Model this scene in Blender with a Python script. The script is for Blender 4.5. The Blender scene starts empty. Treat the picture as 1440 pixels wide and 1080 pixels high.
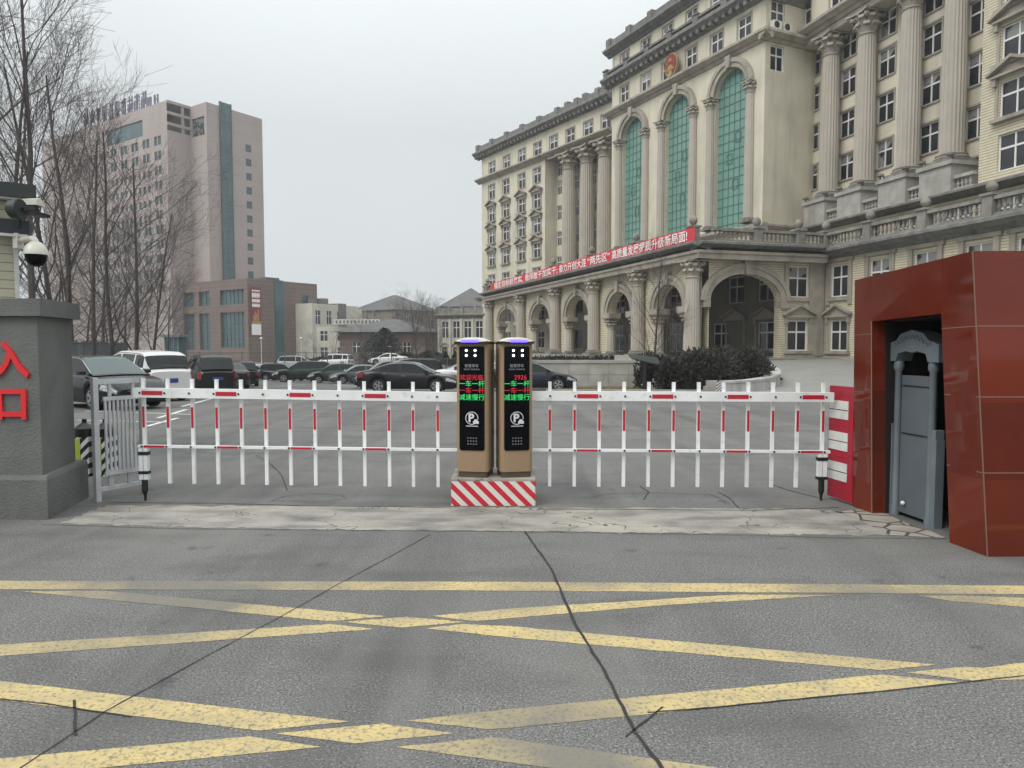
import bpy, math, random
from mathutils import Vector, Matrix
C = bpy.context.scene.collection
SC = bpy.context.scene
R = math.radians
pi = math.pi

# ------------------------------------------------------------------ camera, sky, sun, exposure
CAMH = 1.6
PITCH = math.atan(55 / 1000)
cam = bpy.data.cameras.new('camera'); camo = bpy.data.objects.new('camera', cam); C.objects.link(camo)
camo.location = (0, 0, CAMH); camo.rotation_euler = (pi / 2 - PITCH, 0, 0)
cam.sensor_fit = 'HORIZONTAL'; cam.sensor_width = 36; cam.lens = 36 * 1000 / 1440
cam.clip_start = .05; cam.clip_end = 3000
SC.camera = camo
SC.view_settings.view_transform = 'Standard'; SC.view_settings.look = 'None'
SC.view_settings.gamma = 1; SC.view_settings.use_curve_mapping = False
SC.view_settings.exposure = 0.5
SC.cycles.use_denoising = True
SC.cycles.max_bounces = 6; SC.cycles.transparent_max_bounces = 8
SUN_EL, SUN_ROT = R(48), R(150)
W = bpy.data.worlds.new('World'); SC.world = W; W.use_nodes = True
nt = W.node_tree; nt.nodes.clear()
def wn(t, **k):
    n = nt.nodes.new(t)
    for a, b in k.items(): setattr(n, a, b)
    return n
out = wn('ShaderNodeOutputWorld'); bg = wn('ShaderNodeBackground'); bg.inputs[1].default_value = .1
sky = wn('ShaderNodeTexSky', sky_type='NISHITA', sun_disc=False, sun_elevation=SUN_EL, sun_rotation=SUN_ROT, dust_density=6, air_density=1)
hs = wn('ShaderNodeHueSaturation'); hs.inputs['Saturation'].default_value = .15
tc = wn('ShaderNodeTexCoord'); sep = wn('ShaderNodeSeparateXYZ'); mr = wn('ShaderNodeMapRange')
mr.inputs[1].default_value = .28; mr.inputs[2].default_value = 1.0; mr.inputs[3].default_value = 5.7; mr.inputs[4].default_value = 13.5
nz = wn('ShaderNodeTexNoise'); nz.inputs['Scale'].default_value = 2.2; nz.inputs['Detail'].default_value = 3
cmr = wn('ShaderNodeMapRange'); cmr.inputs[3].default_value = .94; cmr.inputs[4].default_value = 1.06
mul = wn('ShaderNodeMath', operation='MULTIPLY')
vm = wn('ShaderNodeVectorMath', operation='SCALE'); vm.inputs[0].default_value = (.94, 1.0, 1.02)
mx = wn('ShaderNodeMix', data_type='RGBA'); mx.inputs[0].default_value = .92
L = nt.links.new
L(tc.outputs['Generated'], sep.inputs[0]); L(sep.outputs[2], mr.inputs[0]); L(tc.outputs['Generated'], nz.inputs['Vector'])
L(nz.outputs[0], cmr.inputs[0]); L(mr.outputs[0], mul.inputs[0]); L(cmr.outputs[0], mul.inputs[1]); L(mul.outputs[0], vm.inputs['Scale'])
L(sky.outputs[0], hs.inputs['Color']); L(hs.outputs[0], mx.inputs[6]); L(vm.outputs[0], mx.inputs[7])
L(mx.outputs[2], bg.inputs[0]); L(bg.outputs[0], out.inputs[0])
sun = bpy.data.lights.new('sun', 'SUN'); sun.energy = 1.3; sun.angle = R(35); sun.color = (1, .96, .9)
suno = bpy.data.objects.new('sun', sun); C.objects.link(suno)
# light comes from behind the camera, high and a little to the left
suno.rotation_euler = Vector((.72, .6, -1.0)).to_track_quat('-Z', 'Y').to_euler()

# ------------------------------------------------------------------ pixel of the 1440x1080 photograph -> place
FW = Vector((0, math.cos(PITCH), -math.sin(PITCH))); UP = Vector((0, math.sin(PITCH), math.cos(PITCH)))
CP = Vector((0, 0, CAMH))
def ray(px, py): return Vector((1, 0, 0)) * ((px - 720) / 1000) + UP * ((540 - py) / 1000) + FW
def gz(px, py, z=0.0):
    r = ray(px, py); t = (z - CAMH) / r.z
    return CP + r * t
def atY(px, py, y):
    r = ray(px, py); return CP + r * (y / r.y)
GP = [(-1e4, 0), (9, 0), (20, -.17), (34, -.63), (63, -1.6), (82, -2.1), (1e4, -2.1)]
def G(y):
    for (a, za), (b, zb) in zip(GP, GP[1:]):
        if y <= b: return za + (zb - za) * (y - a) / (b - a) if za != zb else za
    return -2.1
def onG(px, py):
    a, b = 2.0, 300.0
    r = ray(px, py)
    for _ in range(50):
        m = (a + b) / 2
        if CAMH + r.z * m / r.y > G(m): a = m
        else: b = m
    return CP + r * (a / r.y)

# ------------------------------------------------------------------ mesh builder
class MB:
    def __init__(s): s.v = []; s.f = []; s.m = []; s.T = None; s.mi = 0
    def V(s, p):
        if s.T: p = s.T(*p)
        s.v.append((p[0], p[1], p[2])); return len(s.v) - 1
    def F(s, idx): s.f.append(tuple(idx)); s.m.append(s.mi)
    def face(s, pts): s.F([s.V(p) for p in pts])
    def box(s, x0, x1, y0, y1, z0, z1):
        i = [s.V(p) for p in ((x0,y0,z0),(x1,y0,z0),(x1,y1,z0),(x0,y1,z0),(x0,y0,z1),(x1,y0,z1),(x1,y1,z1),(x0,y1,z1))]
        for q in ((0,3,2,1),(4,5,6,7),(0,1,5,4),(1,2,6,5),(2,3,7,6),(3,0,4,7)): s.F([i[k] for k in q])
    def rings(s, rings, closed=True, cap0=True, cap1=True):
        ids = [[s.V(p) for p in r] for r in rings]; n = len(ids[0])
        for a, b in zip(ids, ids[1:]):
            for k in range(n if closed else n - 1):
                j = (k + 1) % n; s.F((a[k], a[j], b[j], b[k]))
        if cap0: s.F(ids[0][::-1])
        if cap1: s.F(ids[-1])
    def lathe(s, prof, n=16, c=(0, 0, 0), axis='z', fl=0):
        rs = []
        for r, h in prof:
            ring = []
            for k in range(n):
                a = 2 * pi * k / n; rr = r * (1 - fl * (k % 2))
                x, y = rr * math.cos(a), rr * math.sin(a)
                ring.append((c[0]+x, c[1]+y, c[2]+h) if axis == 'z' else (c[0]+x, c[1]-h, c[2]+y) if axis == 'y' else (c[0]+h, c[1]+x, c[2]+y))
            rs.append(ring)
        s.rings(rs)
    def tube(s, pts, rad, n=6):
        pts = [Vector(p) for p in pts]; rs = []
        for i, p in enumerate(pts):
            d = (pts[min(i+1, len(pts)-1)] - pts[max(i-1, 0)])
            if d.length < 1e-9: d = Vector((0, 0, 1))
            d.normalize(); a = d.cross(Vector((.13, .2, .97))) if abs(d.z) < .95 else d.cross(Vector((1, .1, 0)))
            a.normalize(); b = d.cross(a)
            r = rad[i] if hasattr(rad, '__len__') else rad
            rs.append([p + a * (r * math.cos(2*pi*k/n)) + b * (r * math.sin(2*pi*k/n)) for k in range(n)])
        s.rings(rs)
    def prism(s, poly, a, b, f=lambda x, y, h: (x, y, h)):
        s.rings([[f(x, y, a) for x, y in poly], [f(x, y, b) for x, y in poly]])
    def sphere(s, c, r, n=10, m=6, sq=(1, 1, 1)):
        rs = []
        for i in range(m + 1):
            t = pi * (i + .001) / (m + .002) - pi / 2
            rs.append([(c[0]+sq[0]*r*math.cos(t)*math.cos(2*pi*k/n), c[1]+sq[1]*r*math.cos(t)*math.sin(2*pi*k/n), c[2]+sq[2]*r*math.sin(t)) for k in range(n)])
        s.rings(rs)
    def mesh(s, name, mats, off=(0, 0, 0), smooth=False):
        me = bpy.data.meshes.new(name)
        o = off
        me.from_pydata([(a-o[0], b-o[1], c-o[2]) for a, b, c in s.v], [], s.f)
        if not isinstance(mats, (list, tuple)): mats = [mats]
        for m in mats: me.materials.append(m)
        if len(mats) > 1: me.polygons.foreach_set('material_index', s.m)
        if smooth:
            me.polygons.foreach_set('use_smooth', [True] * len(s.f))
            try: me.set_sharp_from_angle(angle=R(38))
            except Exception: pass
        me.update(); return me
    def build(s, name, mats, parent=None, smooth=False):
        """verts are world coordinates when the top parent is an unrotated Empty, local coordinates when it sits at the origin"""
        off = (0, 0, 0); p = parent
        if p is not None:
            off = p.get('_off', None) or (0, 0, 0)
        o = bpy.data.objects.new(name, s.mesh(name, mats, off, smooth)); C.objects.link(o)
        o.parent = parent
        if parent is not None: o['_off'] = tuple(off)
        return o
def recalc(o):
    import bmesh
    bm = bmesh.new(); bm.from_mesh(o.data); bmesh.ops.recalc_face_normals(bm, faces=bm.faces); bm.to_mesh(o.data); bm.free(); return o
def tag(o, label=None, cat=None, group=None, kind=None):
    for k, v in (('label', label), ('category', cat), ('group', group), ('kind', kind)):
        if v: o[k] = v
    return o
def thing(name, label, cat, loc=(0, 0, 0), group=None, world=True, rz=0):
    o = bpy.data.objects.new(name, None); C.objects.link(o); o.location = loc; o.empty_display_size = .2
    if world: o['_off'] = tuple(loc)
    o.rotation_euler = (0, 0, rz)
    return tag(o, label, cat, group)
def inst(name, me, parent, loc, rz=0.0):
    o = bpy.data.objects.new(name, me); C.objects.link(o); o.parent = parent
    off = parent.get('_off', (0, 0, 0)) if parent is not None else (0, 0, 0)
    o.location = (loc[0]-off[0], loc[1]-off[1], loc[2]-off[2]); o.rotation_euler = (0, 0, rz); return o
def copy_tree(o, parent=None):
    c = o.copy(); C.objects.link(c); c.parent = parent
    for ch in list(o.children): copy_tree(ch, c)
    return c

class Fac:
    """upright plane: s runs to the right seen from outside, d runs inwards, z up"""
    def __init__(s, a, b):
        s.o = Vector((a[0], a[1])); u = Vector((b[0]-a[0], b[1]-a[1])); s.len = u.length; s.u = u.normalized()
        s.w = Vector((-s.u.y, s.u.x)); s.ang = math.atan2(s.u.y, s.u.x)
    def pt(s, a, d, z): p = s.o + s.u * a + s.w * d; return (p.x, p.y, z)
    def at(s, px, py=485, d=0):
        r = ray(px, py); o = s.o + s.w * d
        den = r.x * s.w.x + r.y * s.w.y
        t = (o.x * s.w.x + o.y * s.w.y) / den
        p = CP + r * t
        return (Vector((p.x, p.y)) - s.o).dot(s.u), p.z
    def s(s_, px, py=485, d=0): return s_.at(px, py, d)[0]
def line(dz, c, y): return (c - dz * y, y)      # the plan line x + dz*y = c

# ------------------------------------------------------------------ materials
def mat(name, col, rough=.7, col2=None, scale=3.0, detail=4, lo=.35, hi=.65, metal=0.0, spec=.5, bump=0.0, bscale=None, coords='Object', stretch=None, emit=None, estr=0, extra=None):
    m = bpy.data.materials.new(name); m.use_nodes = True; n = m.node_tree; b = n.nodes['Principled BSDF']
    b.inputs['Base Color'].default_value = (*col, 1); b.inputs['Roughness'].default_value = rough
    b.inputs['Metallic'].default_value = metal; b.inputs['Specular IOR Level'].default_value = spec
    if emit: b.inputs['Emission Color'].default_value = (*emit, 1); b.inputs['Emission Strength'].default_value = estr
    def N(t, **k):
        q = n.nodes.new(t)
        for a, v in k.items(): setattr(q, a, v)
        return q
    l = n.links.new
    vec = N('ShaderNodeNewGeometry').outputs['Position'] if coords == 'World' else N('ShaderNodeTexCoord').outputs[coords]
    if stretch:
        mp = N('ShaderNodeMapping'); mp.inputs['Scale'].default_value = stretch; l(vec, mp.inputs[0]); vec = mp.outputs[0]
    cur = None
    if col2:
        t = N('ShaderNodeTexNoise'); t.inputs['Scale'].default_value = scale; t.inputs['Detail'].default_value = detail; l(vec, t.inputs['Vector'])
        r = N('ShaderNodeMapRange'); r.inputs[1].default_value = lo; r.inputs[2].default_value = hi; l(t.outputs[0], r.inputs[0])
        x = N('ShaderNodeMix', data_type='RGBA'); x.inputs[6].default_value = (*col, 1); x.inputs[7].default_value = (*col2, 1)
        l(r.outputs[0], x.inputs[0]); cur = x.outputs[2]
    m['n'] = 0
    if extra: cur = extra(N, l, vec, cur, b)
    if cur is not None: l(cur, b.inputs['Base Color'])
    if bump:
        t = N('ShaderNodeTexNoise'); t.inputs['Scale'].default_value = bscale or scale * 6; t.inputs['Detail'].default_value = 5; l(vec, t.inputs['Vector'])
        u = N('ShaderNodeBump'); u.inputs['Strength'].default_value = bump; u.inputs['Distance'].default_value = .02
        l(t.outputs[0], u.inputs['Height']); l(u.outputs[0], b.inputs['Normal'])
    return m
def noise_mix(N, l, vec, cur, col, scale, lo, hi, fac=1.0, detail=5, stretch=None):
    v = vec
    if stretch:
        mp = N('ShaderNodeMapping'); mp.inputs['Scale'].default_value = stretch; l(vec, mp.inputs[0]); v = mp.outputs[0]
    t = N('ShaderNodeTexNoise'); t.inputs['Scale'].default_value = scale; t.inputs['Detail'].default_value = detail; l(v, t.inputs['Vector'])
    r = N('ShaderNodeMapRange'); r.inputs[1].default_value = lo; r.inputs[2].default_value = hi; r.inputs[4].default_value = fac; l(t.outputs[0], r.inputs[0])
    x = N('ShaderNodeMix', data_type='RGBA'); l(r.outputs[0], x.inputs[0]); l(cur, x.inputs[6]); x.inputs[7].default_value = (*col, 1)
    return x.outputs[2]
def rows(period, frac, col, fac=.6):
    """thin horizontal joints every period metres"""
    def f(N, l, vec, cur, b):
        sp = N('ShaderNodeSeparateXYZ'); l(vec, sp.inputs[0])
        d = N('ShaderNodeMath', operation='DIVIDE'); d.inputs[1].default_value = period; l(sp.outputs[2], d.inputs[0])
        fr = N('ShaderNodeMath', operation='FRACT'); l(d.outputs[0], fr.inputs[0])
        lt = N('ShaderNodeMath', operation='LESS_THAN'); lt.inputs[1].default_value = frac; l(fr.outputs[0], lt.inputs[0])
        mu = N('ShaderNodeMath', operation='MULTIPLY'); mu.inputs[1].default_value = fac; l(lt.outputs[0], mu.inputs[0])
        x = N('ShaderNodeMix', data_type='RGBA'); l(mu.outputs[0], x.inputs[0]); l(cur, x.inputs[6]); x.inputs[7].default_value = (*col, 1)
        y = noise_mix(N, l, vec, x.outputs[2], (.2, .18, .14), .9, .56, .8, .45, 6, (1, 1, .18))
        return y
    return f
def stains(col=(.2, .18, .15), fac=.5, lo=.55, hi=.8):
    def f(N, l, vec, cur, b):
        c = noise_mix(N, l, vec, cur, col, 1.1, lo, hi, fac, 6, (1, 1, .12))
        return noise_mix(N, l, vec, c, col, .25, .45, .75, fac * .5, 3)
    return f

def asphalt_extra(N, l, vec, cur, b):
    c = noise_mix(N, l, vec, cur, (.27, .27, .265), 85, .52, .66, .9, 2)
    c = noise_mix(N, l, vec, c, (.025, .025, .027), 100, .54, .68, .9, 2)
    c = noise_mix(N, l, vec, c, (.075, .073, .07), .8, .5, .72, .6, 7, (1, 2.4, 1))
    c = noise_mix(N, l, vec, c, (.19, .183, .168), .42, .52, .7, .6, 6)
    c = noise_mix(N, l, vec, c, (.04, .04, .04), 2.6, .66, .74, .6, 4)
    c = noise_mix(N, l, vec, c, (.07, .069, .067), 1.3, .5, .68, .45, 3, (1, .07, 1))
    c = noise_mix(N, l, vec, c, (.20, .193, .18), 1.9, .56, .7, .4, 3, (1, .1, 1))
    c = noise_mix(N, l, vec, c, (.165, .16, .15), .13, .5, .7, .5, 4)
    return c
M = {}
M['asphalt'] = mat('asphalt', (.128, .124, .118), .85, (.15, .146, .139), 2.2, 8, .3, .7, bump=.35, bscale=70, extra=asphalt_extra, spec=.3)
def paint_extra(N, l, vec, cur, b):
    # worn paint: asphalt shows through in crazed specks and in rubbed stretches
    c = noise_mix(N, l, vec, cur, (.14, .14, .135), 48, .52, .66, .75, 8)
    c = noise_mix(N, l, vec, c, (.155, .15, .14), .55, .46, .6, .88, 4)
    v = N('ShaderNodeTexVoronoi', feature='DISTANCE_TO_EDGE'); v.inputs['Scale'].default_value = 17; wv = N('ShaderNodeTexNoise'); wv.inputs['Scale'].default_value = 9; l(vec, wv.inputs['Vector']); wa = N('ShaderNodeVectorMath', operation='MULTIPLY_ADD'); wa.inputs[1].default_value = (.16, .16, .16); l(wv.outputs['Color'], wa.inputs[0]); l(vec, wa.inputs[2]); l(wa.outputs[0], v.inputs['Vector'])
    lt = N('ShaderNodeMath', operation='LESS_THAN'); lt.inputs[1].default_value = .028; l(v.outputs['Distance'], lt.inputs[0])
    t = N('ShaderNodeTexNoise'); t.inputs['Scale'].default_value = 1.3; l(vec, t.inputs['Vector'])
    g = N('ShaderNodeMath', operation='GREATER_THAN'); g.inputs[1].default_value = .5; l(t.outputs[0], g.inputs[0])
    m = N('ShaderNodeMath', operation='MULTIPLY'); l(lt.outputs[0], m.inputs[0]); l(g.outputs[0], m.inputs[1])
    k = N('ShaderNodeMath', operation='MULTIPLY'); k.inputs[1].default_value = .45; l(m.outputs[0], k.inputs[0])
    x = N('ShaderNodeMix', data_type='RGBA'); l(k.outputs[0], x.inputs[0]); l(c, x.inputs[6]); x.inputs[7].default_value = (.13, .12, .1, 1)
    return x.outputs[2]
M['yellow_paint'] = mat('yellow_paint', (.53, .415, .195), .8, (.42, .34, .19), 5, 4, extra=paint_extra, spec=.2)
M['white_line'] = mat('white_line', (.62, .62, .6), .8, (.3, .3, .3), 14, 5, .5, .75)
def conc_extra(N, l, vec, cur, b):
    c = noise_mix(N, l, vec, cur, (.15, .14, .128), 1.7, .44, .62, .9, 8, (1, 2.5, 1))
    c = noise_mix(N, l, vec, c, (.42, .39, .32), .9, .5, .7, .7, 4)
    c = noise_mix(N, l, vec, c, (.14, .14, .13), 24, .58, .72, .6, 5)
    v = N('ShaderNodeTexVoronoi', feature='DISTANCE_TO_EDGE'); v.inputs['Scale'].default_value = .8; 
    w = N('ShaderNodeTexNoise'); w.inputs['Scale'].default_value = 3; l(vec, w.inputs['Vector'])
    va = N('ShaderNodeVectorMath', operation='ADD'); l(vec, va.inputs[0]); l(w.outputs['Color'], va.inputs[1]); l(va.outputs[0], v.inputs['Vector'])
    lt = N('ShaderNodeMath', operation='LESS_THAN'); lt.inputs[1].default_value = .006; l(v.outputs['Distance'], lt.inputs[0])
    x = N('ShaderNodeMix', data_type='RGBA'); l(lt.outputs[0], x.inputs[0]); l(c, x.inputs[6]); x.inputs[7].default_value = (.09, .085, .08, 1)
    return x.outputs[2]
M['concrete'] = mat('concrete', (.31, .29, .26), .85, (.25, .235, .21), 3, 6, extra=conc_extra, bump=.3, bscale=30)
def crazy_extra(N, l, vec, cur, b):
    v = N('ShaderNodeTexVoronoi', feature='DISTANCE_TO_EDGE'); v.inputs['Scale'].default_value = 4.2; l(vec, v.inputs['Vector'])
    lt = N('ShaderNodeMath', operation='LESS_THAN'); lt.inputs[1].default_value = .05; l(v.outputs['Distance'], lt.inputs[0])
    x = N('ShaderNodeMix', data_type='RGBA'); l(lt.outputs[0], x.inputs[0]); l(cur, x.inputs[6]); x.inputs[7].default_value = (.07, .065, .055, 1)
    return x.outputs[2]
M['crazy'] = mat('crazy_paving', (.36, .33, .28), .8, (.27, .24, .2), 4, 4, extra=crazy_extra)
M['sealant'] = mat('joint_sealant', (.018, .018, .018), .7)
def brickpave_extra(N, l, vec, cur, b):
    t = N('ShaderNodeTexBrick'); t.inputs['Scale'].default_value = 2.4; t.inputs['Color1'].default_value = (.33, .32, .3, 1); t.inputs['Color2'].default_value = (.27, .26, .24, 1)
    t.inputs['Mortar'].default_value = (.15, .15, .14, 1); t.inputs['Mortar Size'].default_value = .03; l(vec, t.inputs['Vector'])
    return noise_mix(N, l, vec, t.outputs[0], (.2, .2, .19), .5, .45, .7, .6)
M['paving'] = mat('brick_paving', (.3, .3, .28), .85, extra=brickpave_extra)
M['plaster'] = mat('cream_plaster', (.63, .585, .475), .85, (.57, .53, .425), .5, 5, extra=stains((.34, .31, .245), .6, .5, .75))
M['brick'] = mat('cream_ribbed_brick', (.64, .585, .44), .85, (.56, .51, .385), 3, 5, extra=rows(.17, .3, (.24, .205, .14), .8))
M['stone'] = mat('grey_brown_stone', (.40, .36, .30), .85, (.32, .285, .24), 1.5, 6, extra=stains((.13, .12, .105), .6, .5, .75), bump=.2, bscale=12)
M['shaft'] = mat('column_stone', (.43, .39, .335), .85, (.38, .345, .295), .8, 5, extra=stains((.22, .19, .16), .4))
M['darkstone'] = mat('sooty_stone', (.22, .215, .20), .9, (.135, .132, .125), 2.2, 6, extra=stains((.05, .05, .05), .5))
M['midstone'] = mat('weathered_stone', (.29, .272, .238), .9, (.185, .178, .16), 1.6, 6, extra=stains((.09, .088, .08), .6, .5, .75))
M['pale_stone'] = mat('pale_stone', (.40, .39, .355), .85, (.3, .29, .26), 1.5, 6, extra=stains((.15, .15, .14), .6))
M['white'] = mat('white_frame', (.72, .72, .71), .5)
M['glass'] = mat('window_glass', (.022, .024, .028), .06, (.05, .05, .055), .35, 2, .4, .6)
M['glass_light'] = mat('window_glass_with_curtain', (.26, .26, .25), .25, (.03, .032, .036), .8, 2, .46, .54)
M['blind'] = mat('pale_blind', (.42, .42, .40), .5, (.34, .34, .33), 2, 2)
M['greenglass'] = mat('green_glass', (.135, .265, .222), .3, (.155, .295, .25), .35, 3, .4, .6, spec=.6)
M['greenbar'] = mat('green_glazing_bar', (.075, .165, .138), .6)
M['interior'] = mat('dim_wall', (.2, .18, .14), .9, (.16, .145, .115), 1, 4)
M['black'] = mat('black_plastic', (.012, .012, .013), .4)
M['banner'] = mat('red_banner_cloth', (.62, .035, .055), .75, (.55, .03, .05), 2, 3)
M['bannertext'] = mat('white_lettering', (.82, .80, .78), .7)
M['gold'] = mat('gold_paint', (.42, .28, .10), .4, metal=.5)
M['emblem_red'] = mat('emblem_red', (.22, .025, .02), .6)
# ------------------------------------------------------------------ ground
def structure(o): o['kind'] = 'structure'; return o
ys = [-30, -10, 0, 9, 12, 16, 20, 25, 30, 34, 44, 54, 63, 72, 82, 120, 200, 330]
xs = [-330, -120, -60, -30, -15, 0, 15, 30, 60, 120, 330]
g = MB()
ids = [[g.V((x, y, G(y))) for x in xs] for y in ys]
for a, b in zip(ids, ids[1:]):
    for k in range(len(xs) - 1): g.F((a[k], a[k+1], b[k+1], b[k]))
structure(g.build('ground', M['asphalt']))

def patch(name, polys, m, z):
    q = MB()
    for poly in polys:
        pts = [gz(px, py, 0) for px, py in poly]
        q.face([(p.x, p.y, z) for p in pts])
    return recalc(q.build(name, m))
def sub(poly, n=8, jit=0, seed=1):
    rnd = random.Random(seed); r = []
    for (a, b), (c, d) in zip(poly, poly[1:] + poly[:1]):
        for k in range(n): r.append((a + (c-a)*k/n + rnd.uniform(-jit, jit) * (k > 0), b + (d-b)*k/n + rnd.uniform(-jit, jit)*.35 * (k > 0)))
    return r
structure(patch('concrete_strip', [sub([(150,711),(640,713),(757,714),(1140,716),(1195,722),(1262,753),(1000,751),(740,748),(400,744),(80,737)], 26, 4)], M['concrete'], .002))
structure(patch('crazy_paving', [sub([(1183,720),(1222,714),(1330,757),(1252,753)], 5, 2)], M['crazy'], .003))
YM = [[(-400,815),(0,817),(720,818.5),(1440,824),(1900,828),(1900,841),(1440,836),(720,831),(0,829),(-400,827)],
 [(30,832),(145,831),(545,867),(465,874)], [(-200,920),(0,907),(465,878),(527,885),(0,923),(-200,938)],
 [(480,875),(570,868),(655,875),(565,883)], [(607,866.5),(720,856),(1035,836.5),(1185,837),(940,851),(665,874)],
 [(597,884),(650,878),(720,881),(1317,935),(1240,943),(720,897)], [(1290,838),(1350,838),(1440,841),(1700,852),(1700,868),(1440,854),(1340,846)],
 [(-200,931),(0,958),(492,1015),(365,1028),(0,985),(-200,960)], [(387,1032),(537,1018),(640,1032),(500,1046)],
 [(-200,1086),(0,1067),(350,1036),(452,1051),(125,1082),(-100,1104)], [(572,1014),(720,997),(1240,949),(1352,960),(720,1024),(687,1026)],
 [(1275,946),(1355,938),(1440,944),(1600,958),(1600,974),(1440,956),(1370,958)], [(1380,940),(1440,932),(1600,916),(1700,920),(1440,944)],
 [(557,1051),(695,1037),(720,1040),(1020,1082),(1150,1104),(1000,1112),(720,1073)]]
structure(patch('yellow_road_marking', [sub(p_, 26, .8, i_) for i_, p_ in enumerate(YM)], M['yellow_paint'], .002))
def crack(pts, w, seed=0, z=.0045):
    rnd = random.Random(seed); P = [gz(px, py) for px, py in pts]; fine = []
    for a, b in zip(P, P[1:]):
        for k in range(8):
            q = a.lerp(b, k / 8); fine.append(q + Vector((rnd.uniform(-1, 1), rnd.uniform(-1, 1), 0)) * w * .2)
    fine.append(P[-1]); q = MB(); prev = None
    for i, p in enumerate(fine):
        d = fine[min(i+1, len(fine)-1)] - fine[max(i-1, 0)]; n = Vector((-d.y, d.x, 0)).normalized() * w * rnd.uniform(.35, .6)
        cur = (q.V((p.x+n.x, p.y+n.y, z)), q.V((p.x-n.x, p.y-n.y, z)))
        if prev: q.F((prev[0], prev[1], cur[1], cur[0]))
        prev = cur
    return q
JN = MB()
for i, (pts, w) in enumerate([
    ([(605,752),(545,785),(470,825),(400,865),(300,918),(150,1000),(30,1080),(-30,1120)], .007),
    ([(738,748),(775,800),(810,880),(850,945),(893,1030),(945,1100)], .016),
    ([(910,1003),(1000,996),(1100,986),(1250,972),(1440,951)], .008), ([(0,984),(60,990),(185,1009)], .009),
    ([(105,985),(106,1035)], .010), ([(880,1037),(932,995)], .010),
    ([(150,707),(300,708),(450,712),(560,713),(634,715)], .013), ([(757,716),(900,717),(1060,718),(1180,714)], .013),
    ([(380,706),(400,698),(440,694),(480,697),(488,702),(440,706),(385,704)], .006), ([(830,701),(850,695),(920,693),(1000,696),(1020,705)], .006), ([(905,703),(912,692),(900,684)], .012),
    ([(60,738),(250,744),(500,746),(740,748),(1000,752),(1190,757),(1330,758)], .008),
    ([(360,640),(378,650),(396,668),(404,690)], .011), ([(1010,692),(1025,700),(1040,716)], .012), ([(1080,680),(1110,690),(1150,700)], .014)]):
    c = crack(pts, w, i)
    k = len(JN.v); JN.v += c.v; JN.f += [tuple(a + k for a in f) for f in c.f]; JN.m += c.m
structure(recalc(JN.build('pavement_joint', M['sealant'])))
# white parking-bay lines on the lot at the left
PL = MB()
for a, b, w in (((120,578),(270,583),.1),((222,588),(262,576),.12),((255,572),(300,560),.12),((110,591),(240,594),.1),((205,600),(250,588),.12),
                ((110,601),(150,602),.1),((470,541),(520,545),.12),((370,545),(430,541),.1)):
    p, q = onG(*a), onG(*b); d = (q - p).normalized(); n = Vector((-d.y, d.x, 0)) * w / 2
    PL.face([(v.x, v.y, G(v.y) + .005) for v in (p-n, p+n, q+n, q-n)])
structure(recalc(PL.build('parking_line', M['white_line'])))

# ------------------------------------------------------------------ the government building
GB = thing('government_building', 'huge cream neoclassical office building with fluted columns and three tall green arched windows', 'building', (20, 58, .6))
Z0 = .6
PCORN = Vector((13.8, 52.0)); PINN = Vector((24.1, 54.9))
TWc = 49.26
def T_(y): return (TWc - .48 * y, y)
TW = Fac(T_(79.7), T_(59.5)); TL = TW.len
T2 = Fac(T_(59.5), (T_(59.5)[0] + 5.2, 59.5 + 2.5))               # right flank of the tower block
def RWl(c, y): return (c - .26 * y, y)
RW = Fac(RWl(41.96, 62.2), RWl(41.96, 30)); RF = Fac(RWl(40.45, 62.4), RWl(40.45, 30)); PF = Fac((24.0, 54.9), (24.0 + .26*26, 28.9))
def LWl(c, y): return (c - .63 * y, y)
LW = Fac(LWl(67.8, 115.3), LWl(67.8, 88)); LR = Fac(LWl(70.2, 108), LWl(70.2, 84))
PT = Fac((31.5 - .34*101.5, 101.5), (13.8, 52)); PS = Fac((13.8, 52), (24.0, 54.9))
ZT = {}
def wall(mb, F, s0, s1, z0, z1, holes=(), depth=.3, d=0):
    """rectangular holes (a, b, za, zb) with reveals"""
    ss = sorted({s0, s1, *[h[0] for h in holes], *[h[1] for h in holes]}); zs = sorted({z0, z1, *[h[2] for h in holes], *[h[3] for h in holes]})
    ss = [a for a in ss if s0 <= a <= s1]; zs = [a for a in zs if z0 <= a <= z1]
    for a, b in zip(ss, ss[1:]):
        for c, e in zip(zs, zs[1:]):
            m, n = (a+b)/2, (c+e)/2
            if any(h[0] < m < h[1] and h[2] < n < h[3] for h in holes): continue
            mb.face([F.pt(a, d, c), F.pt(b, d, c), F.pt(b, d, e), F.pt(a, d, e)])
    for a, b, c, e in holes:
        D = d + depth
        mb.face([F.pt(a, d, c), F.pt(a, d, e), F.pt(a, D, e), F.pt(a, D, c)]); mb.face([F.pt(b, d, c), F.pt(b, D, c), F.pt(b, D, e), F.pt(b, d, e)])
        mb.face([F.pt(a, d, e), F.pt(b, d, e), F.pt(b, D, e), F.pt(a, D, e)]); mb.face([F.pt(a, d, c), F.pt(a, D, c), F.pt(b, D, c), F.pt(b, d, c)])
def fbox(mb, F, a, b, d0, d1, z0, z1):
    i = [mb.V(F.pt(*p)) for p in ((a,d0,z0),(b,d0,z0),(b,d1,z0),(a,d1,z0),(a,d0,z1),(b,d0,z1),(b,d1,z1),(a,d1,z1))]
    for q in ((0,3,2,1),(4,5,6,7),(0,1,5,4),(1,2,6,5),(2,3,7,6),(3,0,4,7)): mb.F([i[k] for k in q])
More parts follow.
